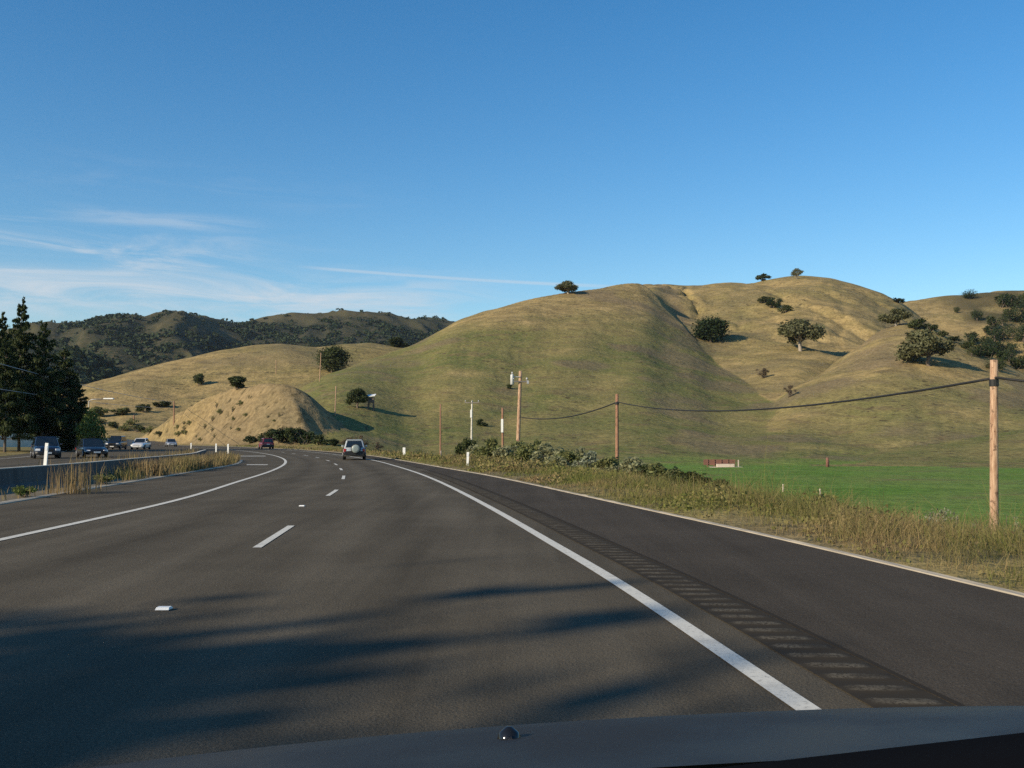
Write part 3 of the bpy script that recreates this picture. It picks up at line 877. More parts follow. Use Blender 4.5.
# hillside trees: (name, kind, seed, leaf, bark, column, row of base, width px, height px, label, group)
HT = [
 ('oak_tree', 'oak', 3, 'olive_leaf', 'pale_bark', 568, 294, 26, 14, 'small thin oak alone on the crest of the big green hill', 'trees on the hills'),
 ('oak_bush', 'bush', 4, 'oak_leaf', 'bark', 763, 280, 18, 8, 'low dark bush on the highest skyline, left of the little skyline tree', 'trees on the hills'),
 ('oak_tree', 'oak', 5, 'olive_leaf', 'pale_bark', 797, 279, 15, 12, 'little spindly tree on the highest point of the golden hill', 'trees on the hills'),
 ('oak_tree', 'round', 6, 'dark_leaf', 'bark', 711, 342, 38, 25, 'dense very dark rounded tree in the fold of the golden slope', 'trees on the hills'),
 ('oak_tree', 'oak', 7, 'olive_leaf', 'pale_bark', 800, 351, 47, 36, 'grey green oak with pale trunk standing in the middle of the golden slope', 'trees on the hills'),
 ('oak_tree', 'oak', 8, 'olive_leaf', 'bark', 928, 366, 52, 40, 'wide leaning grey green oak on the near right spur', 'trees on the hills'),
 ('oak_tree', 'oak', 9, 'olive_leaf', 'pale_bark', 896, 326, 32, 19, 'pale oak on top of the near right spur', 'trees on the hills'),
 ('oak_bush', 'bush', 10, 'oak_leaf', 'bark', 919, 329, 24, 13, 'dark bush just right of the pale oak on the spur top', 'trees on the hills'),
 ('oak_bush', 'bush', 11, 'dark_leaf', 'bark', 898, 303, 15, 7, 'small dark bush in the skyline dip right of the golden peak', 'trees on the hills'),
 ('oak_tree', 'round', 12, 'dark_leaf', 'bark', 970, 299, 17, 10, 'round dark tree on the far right skyline', 'trees on the hills'),
 ('oak_bush', 'bush', 13, 'oak_leaf', 'bark', 1000, 301, 14, 6, 'low bush just under the far right skyline at the frame edge', 'trees on the hills'),
 ('oak_bush', 'round', 14, 'oak_leaf', 'bark', 957, 313, 8, 7, 'tiny round bush alone on the brown far right hillside', 'trees on the hills'),
 ('oak_tree', 'round', 15, 'dark_leaf', 'bark', 977, 321, 13, 13, 'small upright dark tree left of the right hand wood', 'trees on the hills'),
 ('dry_bush', 'twiggy', 16, 'dry_twig', 'bark', 764, 378, 20, 10, 'sparse brown bush in the valley crease of the golden hill', 'bushes on the hills'),
 ('dry_bush', 'twiggy', 17, 'dry_twig', 'bark', 790, 397, 16, 12, 'grey brown bush at the bottom of the hill crease', 'bushes on the hills'),
 ('oak_tree', 'round', 18, 'oak_leaf', 'bark', 333, 372, 36, 27, 'broad dark oak beside a utility pole on the low ridge', 'trees on the hills'),
 ('oak_tree', 'bush', 19, 'oak_leaf', 'bark', 200, 385, 19, 15, 'small oak on the left golden slope, the one nearer the dark trees', 'trees on the hills'),
 ('oak_tree', 'bush', 20, 'oak_leaf', 'bark', 238, 389, 27, 15, 'wide low oak on the left golden slope just above the cut bank', 'trees on the hills'),
 ('oak_tree', 'oak', 22, 'oak_leaf', 'bark', 357, 408, 26, 21, 'dark little tree beside the tiny hut on the green slope', 'trees on the hills'),
 ('oak_bush', 'bush', 23, 'oak_leaf', 'bark', 396, 347, 26, 11, 'dark low bush where the green hill meets the mountains', 'trees on the hills'),
 ('hill_shrub', 'bush', 31, 'brush_leaf', 'bark', 98, 417, 24, 12, 'green shrub beside the dark trees below the left golden slope', 'bushes on the hills'),
 ('hill_shrub', 'bush', 32, 'brush_leaf', 'bark', 122, 415, 24, 9, 'dark low shrub left of the thin pole on the left', 'bushes on the hills'),
 ('hill_shrub', 'bush', 33, 'oak_leaf', 'bark', 143, 412, 16, 11, 'small dark shrub right above the thin pole on the left', 'bushes on the hills'),
 ('hill_shrub', 'bush', 34, 'oak_leaf', 'bark', 163, 407, 22, 8, 'flat dark shrub in the hollow of the left golden slope', 'bushes on the hills'),
 ('hill_shrub', 'bush', 35, 'oak_leaf', 'bark', 509, 389, 10, 6, 'tiny dark shrub standing in for a shadow spot left of the tall pole with the transformer', 'bushes on the hills'),  # added shrub in place of a dark shadow spot on the slope
 ('hill_shrub', 'bush', 36, 'oak_leaf', 'bark', 482, 426, 15, 9, 'dark shrub standing in for a shadow spot beside the white topped pole on the green slope', 'bushes on the hills'),  # another shrub added to give a shadow spot on the hillside
]
k = 0
for nm, kind, sd, lf, bk, u, v, wp, hp, lab, grp in HT:
    p = hit(u, v)
    r = p.y
    w, h = wp * r / F, hp * r / F
    pr = proto(kind, sd, lf, bk, 6500 if wp > 24 else 1600)
    lean = (.12, 0) if 'leaning' in lab else (0, 0)
    plant(nm, lab, 'bush' if 'bush' in nm or 'shrub' in nm else 'tree', (p.x, p.y, p.z - .1), w, h, pr, random.uniform(0, 6), grp, lean)

def put_many(spots, name, label, cat, group, kinds):
    for i, (u, v, wp, hp) in enumerate(spots):
        p = hit(u, v)
        pr = proto(*kinds[i % len(kinds)])
        plant(name, label if isinstance(label, str) else label[i], cat, (p.x, p.y, p.z - .1), wp * p.y / F, hp * p.y / F, pr, random.uniform(0, 6), group)

# slanting thicket on the golden slope: three bushes
put_many([(763, 303, 17, 9), (773, 308, 20, 13), (785, 313, 17, 11)], 'oak_bush',
         ['upper end bush of the dark slanting thicket on the golden slope', 'middle bush of the dark slanting thicket on the golden slope', 'lower end bush of the dark slanting thicket on the golden slope'],
         'bush', 'thicket on the golden slope', [('bush', 41, 'oak_leaf', 'bark', 900), ('bush', 42, 'dark_leaf', 'bark', 900)])
# line of bushes trailing down behind the spur
put_many([(932, 331, 16, 9), (942, 337, 16, 8), (953, 342, 18, 8), (966, 349, 18, 9), (980, 357, 18, 9)], 'oak_bush',
         'dark bush in the row trailing down behind the near right spur', 'bush', 'bushes behind the right spur',
         [('bush', 43, 'dark_leaf', 'bark', 700), ('bush', 44, 'oak_leaf', 'bark', 700)])
# the wood on the far right hillside
wood = []
rw = random.Random(5)
for (u0, u1, v0, v1, n) in ((1002, 1034, 304, 322, 12), (988, 1034, 322, 342, 14), (968, 1034, 340, 358, 18), (988, 1034, 356, 374, 12), (1034, 1090, 305, 370, 14)):
    for _ in range(n):
        wood.append((rw.uniform(u0, u1), rw.uniform(v0, v1), rw.uniform(14, 24), rw.uniform(11, 18)))
wood.sort(key=lambda s: s[1])
put_many(wood, 'oak_tree', 'dark oak in the wood covering the far right hillside', 'tree', 'oaks of the right hand wood',
         [('round', 51, 'dark_leaf', 'bark', 700), ('bush', 52, 'dark_leaf', 'bark', 700), ('bush', 53, 'oak_leaf', 'bark', 700), ('round', 54, 'oak_leaf', 'bark', 700)])
# brush on and beside the cut bank
bank = [(178, 437, 9, 7), (184, 431, 9, 7), (189, 426, 8, 6), (213, 421, 10, 6), (220, 415, 10, 7), (233, 412, 9, 6), (240, 406, 9, 7), (205, 428, 9, 5)]  # first three bushes stand in for a gully shadow as well as brush
rb = random.Random(8)
for _ in range(16):
    uu = rb.uniform(175, 285); lo = 443; hi = float(np.interp(uu, [165, 190, 225, 258, 285], [428, 408, 394, 386, 386]))
    bank.append((uu, rb.uniform(hi + 6, lo), rb.uniform(5, 10), rb.uniform(3, 6)))
put_many(bank, 'bank_shrub', 'dark scrubby bush growing in a runnel of the golden cut bank', 'bush', 'shrubs on the cut bank', [('bush', 61, 'brush_leaf', 'bark', 500), ('twiggy', 62, 'brush_leaf', 'bark', 500)])
band = [(100, 424, 20, 9), (112, 428, 20, 9), (124, 431, 22, 9), (138, 432, 22, 10), (150, 433, 18, 9), (160, 436, 14, 7), (130, 425, 18, 8)]
put_many(band, 'roadside_shrub', 'olive roadside shrub in the belt behind the far pale barrier', 'bush', 'shrubs behind the far barrier', [('bush', 63, 'brush_leaf', 'bark', 700), ('bush', 64, 'oak_leaf', 'bark', 700)])
foot = [(252, 443, 22, 10), (265, 443, 24, 15), (279, 443, 26, 19), (293, 443, 26, 20), (307, 444, 24, 17), (320, 445, 22, 14), (333, 446, 18, 10), (271, 438, 22, 12), (300, 438, 22, 13), (286, 436, 20, 11)]
put_many(foot, 'roadside_shrub', 'dark shrub in the shaded foot of the cut bank beyond the bend', 'bush', 'shrubs at the foot of the cut bank', [('bush', 65, 'dark_leaf', 'bark', 900), ('bush', 66, 'oak_leaf', 'bark', 900)])
brown = [(346, 447, 18, 11), (362, 449, 20, 15), (378, 450, 18, 9)]
put_many(brown, 'dry_bush', ['reddish dry bush left of the silver car', 'reddish dry bush behind the silver car', 'reddish dry bush right of the silver car'], 'bush', 'dry bushes at the bend', [('twiggy', 67, 'dry_twig', 'bark', 900)])

# the dark conifers at the left
PIN = [
 (19, 446, 62, 150, 118, 71, 'tallest dark conifer at the left frame edge, its thin tip above the others'),
 (42, 446, 62, 127, 116, 72, 'dark conifer right of the tallest one, with the second highest tip'),
 (-18, 447, 80, 142, 112, 73, 'dark conifer partly cut off by the left frame edge'),
 (62, 444, 62, 104, 124, 74, 'shorter dark conifer on the right of the group'),
 (5, 447, 62, 112, 108, 75, 'broad dark conifer in front of the tallest one'),
 (76, 445, 50, 74, 119, 79, 'lowest dark conifer at the right end of the group, above the black saloon'),
 (-2, 447, 54, 138, 121, 78, 'slim dark conifer between the tallest one and the left frame edge'),
 (-50, 447, 80, 130, 116, 76, 'dark conifer just outside the left of the group'),
]
for u, v, wp, hp, Y, sd, lab in PIN:
    p = at_dist(u, v, Y); z = hgt(p.x, p.y)
    plant('conifer_tree', lab, 'tree', (p.x, p.y, z - .1), wp * Y / F, hp * Y / F + (438.5 - v) * 0, proto('pine', sd, 'pine_leaf', 'bark', 26000), random.uniform(0, 6), 'dark conifers at the left')
p = at_dist(91, 444, 114); z = hgt(p.x, p.y)
plant('leafy_tree', 'small tree with yellow green sprays at the right foot of the dark conifers', 'tree', (p.x, p.y, z - .1), 34 * 114 / F, 48 * 114 / F, proto('oak', 77, 'lime_leaf', 'bark', 1800), 1.)
for i, (u, v, wp, hp, Y, lab) in enumerate([(72, 448, 46, 34, 122, 'dark low tree right under the shortest conifer'), (40, 449, 50, 26, 116, 'dark undergrowth bush between the conifer trunks'), (2, 449, 40, 24, 112, 'dark undergrowth bush at the left frame edge under the conifers')]):
    p = at_dist(u, v, Y); z = hgt(p.x, p.y)
    plant('undergrowth_bush', lab, 'bush', (p.x, p.y, z + (1.6 if i else 0)), wp * Y / F, hp * Y / F, proto('bush', 81 + i, 'dark_leaf', 'bark', 1500), i * 2., 'undergrowth below the conifers')
# trees across the opposite carriageway that throw the shade over the road in front
for i, (x, y, w, h, lab) in enumerate([(-34, -16.2, 12, 17.7, 'first evergreen of the row beside the opposite carriageway'), (-35, -19.4, 14, 17.5, 'second evergreen of the row beside the opposite carriageway'), (-34.5, -22.4, 14, 17.3, 'third evergreen of the row beside the opposite carriageway'), (-35, -28, 13, 17.5, 'last evergreen of the row beside the opposite carriageway'), (-43, -25, 14, 19.0, 'tall evergreen standing behind the row beside the opposite carriageway'), (-38.5, -21.5, 14, 18.7, 'evergreen between the row and the tall one behind it')]):
    plant('evergreen_tree', lab, 'tree', (x, y, hgt(x, y) - .1), w, h, proto('round', 171 + i % 2, 'dark_leaf', 'bark', 14000), i, 'evergreens beside the camera')

# far mountains: woodland as one mass
def woodland():
    rng = np.random.default_rng(3)
    n = 60000
    th = np.arctan((rng.uniform(-150, 520, n) - 512) / F)
    r = rng.uniform(640, 2300, n)
    x, y = r * np.sin(th), r * np.cos(th)
    z, w = terrain(x, y, True)
    mf = np.where(w == 8, mfold(x, y, 190.), mfold(x, y, 330.)) + .35 * fbm(x, y, 70, 4, 77)
    dens = .03 + .97 * sstep(-mf, .0, .10) * sstep(fbm(x, y, 30, 3, 78), -.25, .1)
    keep = (w >= 8) & (rng.random(n) < dens * .8)
    x, y, z = x[keep], y[keep], z[keep]
    m = len(x)
    q = 10
    cx = np.repeat(np.stack([x, y, z], -1), q, 0)
    s = np.repeat(rng.uniform(2.2, 5.2, m), q)
    d = rng.normal(size=(m * q, 3)); d /= np.linalg.norm(d, axis=1)[:, None]
    d[:, 2] = np.abs(d[:, 2])
    c = cx + d * s[:, None] * np.array([1.1, 1.1, .9])
    a = rng.normal(size=(m * q, 3)); a /= np.linalg.norm(a, axis=1)[:, None]
    b = np.cross(a, d + rng.normal(size=d.shape) * .4); b /= np.linalg.norm(b, axis=1)[:, None] + 1e-9
    a *= (s * .55)[:, None]; b *= (s * .5)[:, None]
    v = np.stack([c - a, c - b, c + a, c + b], 1).reshape(-1, 3)
    k = np.arange(m * q)[:, None] * 4
    struct(np_mesh('mountain_woodland', v, np.concatenate([k, k + 1, k + 2, k + 3], 1), M['dark_leaf']), 'stuff')
woodland()

# shrubs on the right verge: individual
VS = [ # column, row of base, width px, height px, distance, leaf, label
 (480, 458, 30, 16, 76, 'sage_leaf', 'bush', 'pale green shrub behind the near white marker post, left of the thicket'),
 (516, 460, 30, 18, 70, 'brush_leaf', 'bush', 'green shrub at the back of the thicket beside the tall pole'),
 (538, 464, 30, 20, 62, 'brush_leaf', 'bush', 'yellow green shrub at the back of the thicket right of the tall pole'),
 (560, 472, 26, 16, 49, 'sage_leaf', 'bush', 'low pale shrub at the front of the verge thicket'),
 (578, 470, 30, 20, 52, 'sage_leaf', 'bush', 'pale shrub at the back of the thicket left of the second pole'),
 (598, 481, 26, 14, 42, 'sage_leaf', 'bush', 'low pale shrub in front of the second pole'),
 (646, 484, 34, 20, 41, 'oak_leaf', 'bush', 'darker shrub between the sage shrub and the olive shrub'),
 (674, 490, 36, 18, 38, 'brush_leaf', 'bush', 'olive green shrub touching the dark shrub below the cattle pen'),
 (470, 456, 30, 16, 82, 'oak_leaf', 'bush', 'dark shrub left of the tall pole, behind the white marker post'),
 (489, 462, 34, 22, 66, 'brush_leaf', 'bush', 'green shrub right behind the near white marker post'),
 (506, 463, 30, 20, 64, 'sage_leaf', 'bush', 'grey green shrub left of the tall pole foot'),
 (526, 466, 34, 22, 58, 'brush_leaf', 'bush', 'green shrub in front of the tall pole foot'),
 (548, 468, 36, 22, 54, 'sage_leaf', 'bush', 'grey green shrub right of the tall pole foot'),
 (570, 471, 34, 20, 50, 'brush_leaf', 'bush', 'olive shrub midway along the verge thicket'),
 (588, 475, 30, 22, 46, 'silver_leaf', 'bush', 'silvery shrub near the foot of the second pole'),
 (606, 477, 34, 24, 45, 'brush_leaf', 'bush', 'bright green shrub at the foot of the second pole'),
 (632, 481, 40, 24, 43, 'sage_leaf', 'bush', 'sage coloured shrub right of the second pole'),
 (660, 487, 40, 22, 39, 'brush_leaf', 'bush', 'olive shrub left of the dark shrub on the verge'),
 (690, 493, 48, 22, 36, 'oak_leaf', 'bush', 'dark shrub below the red cattle pen'),
 (716, 496, 40, 16, 35, 'oak_leaf', 'bush', 'small dark shrub right below the red cattle pen'),
 (752, 501, 26, 12, 33, 'brush_leaf', 'bush', 'small low shrub in the dry grass left of the field stakes'),
 (825, 513, 44, 18, 29, 'oak_leaf', 'bush', 'low dark green shrub in the dry grass by the field stakes'),
 (938, 528, 40, 24, 25, 'silver_leaf', 'twiggy', 'tall thin silvery weed left of the nearest pole'),
 (968, 532, 36, 26, 24.5, 'silver_leaf', 'twiggy', 'silvery bush just left of the nearest pole foot'),
 (1003, 533, 30, 22, 25.5, 'silver_leaf', 'twiggy', 'silvery weed at the right of the nearest pole foot'),
]
for i, (u, v, wp, hp, Y, lf, kd, lab) in enumerate(VS):
    p = at_dist(u, v, Y); z = hgt(p.x, p.y)
    h = max(.5, (p.z + hp * Y / F) - z) * (1.3 if kd == 'bush' else 1.0)
    plant('verge_shrub', lab, 'shrub', (p.x, p.y, z - .08), wp * Y / F * 1.25, h, proto(kd, 90 + i % 5, lf, 'bark', 2600 if kd == 'bush' else 700), i * 1.3, 'shrubs on the right verge')

# weeds in front of the barrier
for (u, v, wp, hp, Y, lf, lab) in [(24, 497, 26, 16, 25.2, 'lime_leaf', 'low bright green weed in front of the shaded barrier'), (104, 483, 24, 14, 32.5, 'brush_leaf', 'dark green weed tuft in front of the barrier, beside the dry grass')]:
    p = at_dist(u, v, Y)
    plant('roadside_weed', lab, 'weed', (p.x, p.y, .05), wp * Y / F, hp * Y / F, proto('bush', 97, lf, 'bark', 900), 1., 'weeds by the barrier')
def dry_stalks(u, Y, n, h, label):
    p = at_dist(u, 480, Y)
    rng = RNG
    pts = np.stack([p.x + rng.normal(0, .3, n), Y + rng.normal(0, .4, n), np.full(n, .05)], -1)
    o = blades('dry_weed', pts - np.array([p.x, Y, 0]), rng.uniform(.5, 1., n) * h, np.full(n, .018), M['grass'], .16, dict(green=np.full(n, .02)))
    r = thing('dry_weed', label, 'weed', (p.x, Y, 0), 0, 'weeds by the barrier')
    o.parent = r; o.name = 'stalks'; o['kind'] = 'stuff'
dry_stalks(76, 27.3, 150, .95, 'tall tuft of bleached dry stalks in front of the shaded barrier')

# ------------------------------------------------------------------ poles and wires
def pole(name, label, u, v_top, v_base, Y, mat, rt=.11, rb=.15, lean_px=0, group='utility poles'):
    b = at_dist(u - lean_px, v_base, Y); z0 = hgt(b.x, b.y)
    t = at_dist(u, v_top, Y)
    root = thing(name, label, 'utility pole', (b.x, b.y, z0), 0, group)
    dx, H = t.x - b.x, t.z - z0
    N = 9
    MB().tube([(dx * i / N, 0, -.5 + (H + .5) * i / N) for i in range(N + 1)], [rb + (rt - rb) * i / N for i in range(N + 1)], 14).build('shaft', mat, root, True)
    return root, Vector((b.x, b.y, z0)), dx, H

def at_pole(info, v, Y):
    root, b, dx, H = info
    z = at_dist(0, v, Y).z
    return Vector((b.x + dx * (z - b.z) / H, b.y, z))

p1 = pole('utility_pole', 'nearest bare timber pole with bleached bark, on the verge at the right', 994, 360, 528, 25.5, M['pole'], .095, .115, 2)
p2 = pole('utility_pole', 'bare reddish timber pole above the verge thicket, second from the right', 617, 394, 463, 66, M['pole_red'], .10, .14, 0)
p3 = pole('utility_pole', 'tall timber pole with a hanging grey transformer, rising from the thicket', 520.5, 371, 452, 84, M['pole'], .14, .19, 4)
p4 = pole('utility_pole', 'pale pole with a short crossarm and insulators, left of the tall pole', 472, 401, 440, 150, M['pole_pale'], .11, .15, 1)
p5 = pole('utility_pole', 'short dark red pole with a small white box, between the tall and the pale pole', 502.5, 408, 448, 135, M['pole_red'], .14, .18, -.5)
p6 = pole('utility_pole', 'thin weathered pole on the green slope, leftmost beside the verge fence posts', 440.5, 404, 452, 140, M['pole_red'], .10, .13, 0)
p7 = pole('utility_pole', 'thin pale pole on the green slope left of the tiny hut', 336, 386, 416, hit(336, 416).y, M['pole'], .11, .14, 1)
p8 = pole('utility_pole', 'pale pole standing against the broad dark oak on the low ridge', 321, 353, 381, hit(321, 381).y, M['pole'], .11, .14, 1.5)
p9 = pole('utility_pole', 'short thin dark pole below the left golden slope', 134, 415, 424, hit(134, 424).y, M['pole_red'], .2, .24, 0)
p10 = pole('utility_pole', 'thin pole just left of the golden cut bank', 174, 401, 424, hit(174, 424).y, M['pole_red'], .14, .18, 0)
p11 = pole('utility_pole', 'faint slim pole on the golden slope above the cut bank', 276, 360, 374, hit(276, 374).y, M['pole'], .11, .14, 0)
# fittings
def crossarm(info, z_off, L, ang=0., ins=2, mat=None):
    root, b, dx, H = info
    x = dx * (H - z_off) / H
    a = MB().box((x, -.16, H - z_off), (L, .1, .12), ang).build('crossarm', mat or M['grey_wood'], root)
    for k in range(ins):
        s = (k / (ins - 1) - .5) * L * .9 if ins > 1 else 0
        q = MB()
        q.tube([(x + s * math.cos(ang), -.16 + s * math.sin(ang), H - z_off + .06 + dz) for dz in (0, .12, .13, .2, .21, .3)], [.03, .03, .09, .09, .05, .03], 8)
        q.build('insulator', M['insul'], root, True)
crossarm(p4, .25, 2.2, 0, 3)
crossarm(p3, .9, 1.3, .25, 2)
def transformer(info, z_off, off):
    root, b, dx, H = info
    x = dx * (H - z_off) / H + off
    q = MB()
    q.tube([(x, -.25, H - z_off + dz) for dz in (-.42, -.40, .36, .42, .46)], [.12, .15, .15, .13, .05], 14)
    tr = q.build('transformer', plain('transformer_grey', (.5, .51, .5), .5), root, True)
    MB().box((x - off * .5, -.15, H - z_off + .25), (abs(off), .08, .06)).build('bracket', M['steel'], root)
    MB().tube([(x, -.25, H - z_off + dz) for dz in (.46, .55, .56, .66)], [.04, .04, .07, .03], 8).build('bushing', M['insul'], tr)
transformer(p3, .75, -.68)
q = MB().box((0, 0, 0), (.16, .16, .28)); o = q.build('guard_box', M['steel'], p3[0]); o.location = (.62 + p3[2], -.1, p3[3] - .95)
MB().box((p3[2] * .35, -.2, p3[3] * .36), (.3, .14, .35)).build('cable_box', M['rust_wood'], p3[0])
MB().box((-.12, -.2, p5[3] - 2.4), (.3, .2, 1.8)).build('meter_box', M['white'], p5[0])
MB().box((0, -.2, .8), (.28, .2, 1.2)).build('marker_sleeve', M['white'], p6[0])
MB().box((0.02, -.32, p4[3] - 1.9), (.26, .2, 1.2)).build('meter_box', M['white'], p4[0])
MB().tube([(p1[2] * .9, 0, p1[3] * .885), (p1[2] * .9, 0, p1[3] * .915)], [.115, .115], 12).build('cable_clamp', M['cable'], p1[0])
MB().tube([(p2[2], 0, p2[3] - .70), (p2[2], 0, p2[3] - .55)], [.14, .14], 12).build('cable_clamp', M['cable'], p2[0])

def wire(label, a, b, sag, r=.022, n=40, name='overhead_cable', group='overhead cables'):
    mat = M['steel'] if 'pale' in label else M['cable']
    pts = [a.lerp(b, i / n) - Vector((0, 0, sag * 4 * (i / n) * (1 - i / n))) for i in range(n + 1)]
    c = pts[0].copy()
    o = MB().tube([q - c for q in pts], r, 6).build(name, mat, None, True)
    o.location = c
    return tag(o, label, 'cable', group)
A1, A2, A3 = at_pole(p1, 378, 25.5), at_pole(p2, 402, 66), at_pole(p3, 417, 84)
A1 = A1 + Vector((0, -.13, 0)); A2 = A2 + Vector((0, -.16, 0)); A3 = A3 + Vector((.1, -.2, 0))
wire('thick black cable sagging from the nearest pole to the second pole', A1, A2, .72, .033)
wire('black cable sagging from the second pole to the tall transformer pole', A2, A3, .55, .042)
# next pole out of frame carries the cable on
x0, y0 = 19.5, 12.
z0 = hgt(x0, y0)
pr_ = thing('utility_pole', 'bare timber pole of the cable line, right of the nearest pole', 'utility pole', (x0, y0, z0), 0, 'utility poles')
MB().tube([(0, 0, -.4), (0, 0, 4.6)], [.12, .10], 12).build('shaft', M['pole'], pr_, True)
wire('black cable running from the nearest pole out of the right frame edge', A1, Vector((x0, y0, z0 + 3.9)), .12, .033)
# wires over the left trees, from a pole beyond the left edge to the slim pole by the cut bank
LP = thing('utility_pole', 'timber pole beyond the left frame edge carrying the thin wires', 'utility pole', (-36.5, 34, hgt(-36.5, 34)), 0, 'utility poles')
MB().tube([(0, 0, -.4), (0, 0, 9.5)], [.17, .12], 12).build('shaft', M['pole'], LP, True)
e1 = at_pole(p10, 402, p10[1].y); e2 = at_pole(p10, 408, p10[1].y)
s1 = at_dist(-62, 352, 72); s2 = at_dist(-62, 381, 72)
LPz = LP.location
wire('upper thin pale wire crossing in front of the dark conifers', Vector((LPz.x, LPz.y, 9.65)), e1, 1.2, .04)
wire('lower thin pale wire crossing in front of the dark conifers', Vector((LPz.x, LPz.y, 6.45)), e2, 1.0, .03)
# lamp beside the conifers
lp = at_dist(88, 441, 150); lz = hgt(lp.x, lp.y); top = at_dist(88, 399.5, 150).z - lz
sl = thing('street_lamp', 'street lamp with a pale flat head reaching out from behind the conifers', 'street lamp', (lp.x, lp.y, lz))
MB().tube([(0, 0, -.2), (0, 0, top * .5), (0, 0, top - .25), (.4, 0, top), (2.3, 0, top + .1)], [.09, .07, .06, .05, .04], 8).build('post', M['steel'], sl, True)
MB().box((3.0, 0, top + .12), (1.5, .5, .2)).build('lamp_head', M['white'], sl, False, .06)

# ------------------------------------------------------------------ marker posts
def marker(label, u, v_top, v_base, Y, w=.11, base=None, tilt=0., refl=True):
    b = at_dist(u, v_base, Y)
    z0 = base if base is not None else hgt(b.x, b.y)
    H = at_dist(u, v_top, Y).z - z0
    r = thing('marker_post', label, 'marker post', (b.x, b.y, z0), 0, 'white marker posts')
    r.rotation_euler = (0, tilt, 0)
    q = MB().box((0, 0, H / 2 - .1), (w, .03, H + .2)).box((-w / 2 + .012, .02, H / 2 - .1), (.02, .05, H + .2)).box((w / 2 - .012, .02, H / 2 - .1), (.02, .05, H + .2))
    q.build('blade', M['white'], r)
    if refl: MB().box((0, -.018, H - .16), (w * .7, .006, .14)).build('reflector', M['clear_lens'], r)
    return r
marker('slim white marker post in front of the verge shrubs, nearest on the right side', 467.5, 452, 468, 52, .12, tilt=.03)
marker('short white marker post on the right verge beyond the silver car shadow', 404, 447.5, 455, 84, .22)
wy = 31.
marker('white marker post standing up from the barrier top at the left', 45, 443, 466, wy, .095, .66, tilt=.06)
marker('small white marker post at the grassy end of the median', 228, 444, 450.5, 98, .14, 0.0)
marker('tiny white marker post beyond the end of the barrier', 216, 443.5, 449, 110, .14, 0.0)
marker('tiny marker post on the far edge of the bend, leftmost by the cut bank', 191, 443, 447.5, 140, .16, 0.0)
def stake(label, u, v, h, Y, mat, w=.12, cat='stake'):
    p = hit(u, v, 30)
    o = MB().tube([(0, 0, -.2), (.01, 0, h * .6), (0, 0, h)], [w * .6, w * .5, w * .45], 7).build('field_stake', M[mat], None, True)
    o.location = p
    return tag(o, label, cat, 'stakes in the field')
stake('pale wooden stake in the green field, left of the two', 783, 492, .65, 60, 'pale_wood', .12)
stake('pale wooden stake in the green field, right of the two', 820, 496, .55, 58, 'pale_wood', .12)
stake('dark stub of a post at the far edge of the green field', 827.5, 467, 1.5, 150, 'rust_wood', .5)
for i, (u, lab) in enumerate([(441, 'short grey fence post under the thin weathered pole'), (452, 'short grey fence post between the weathered pole and the white marker')]):
    p = at_dist(u, 453, 96); z = hgt(p.x, p.y)
    o = MB().tube([(0, 0, -.2), (.02, 0, .7), (0, 0, 1.3)], [.09, .085, .08], 8).build('fence_post', M['grey_wood'], None, True)
    o.location = (p.x, p.y, z); tag(o, lab, 'fence post', 'fence posts')
# reflective lane studs
for (u, v, lab) in [(164, 610, 'white raised road stud in the shaded lane, nearest to the camera'), (302, 506.5, 'white raised road stud between the two nearest lane dashes')]:
    p = at_dist(u, v, 1); d = ray(u, v); Y = -EYE / (d.z / d.y); p = at_dist(u, v, Y)
    o = MB().loft([[(-.06, -.06, 0), (.06, -.06, 0), (.06, .06, 0), (-.06, .06, 0)], [(-.055, -.035, .02), (.055, -.035, .02), (.055, .035, .02), (-.055, .035, .02)]]).build('road_stud', M['white'])
    o.location = (p.x, p.y, .0085); tag(o, lab, 'road stud', 'lane studs')

# cattle pen in the field
p = hit(722, 467, 100)
s = p.y / F
pen = thing('cattle_pen', 'low rust red timber pen with a pale feed trough in the green field', 'cattle pen', p)
W = 24 * s
for i in range(5):
    MB().box((-W * .6 + i * W * .28, .0, .75), (.16, .16, 1.9)).build('post', M['rust_wood'], pen)
for zz in (.55, 1.0, 1.42):
    MB().box((-W * .04, .1, zz), (W * 1.15, .06, .34)).build('rail', M['rust_wood'], pen)
MB().box((-W * .08, 1.7, 1.0), (W * 1.2, .12, 1.2)).build('back_board', M['rust_wood'], pen)
MB().box((W * .1, -.7, .32), (W * .72, .8, .75)).build('feed_trough', M['pale_wood'], pen, False, .03)
MB().box((W * .68, 0, .72), (.14, .14, 1.7)).build('gate_post', M['pale_wood'], pen)
MB().box((W * .58, 0, 1.3), (W * .3, .06, .12)).build('gate_rail', M['rust_wood'], pen)
MB().box((W * .1, -.6, .0), (W * 1.3, 2.2, .14)).build('slab', M['pale_wood'], pen)

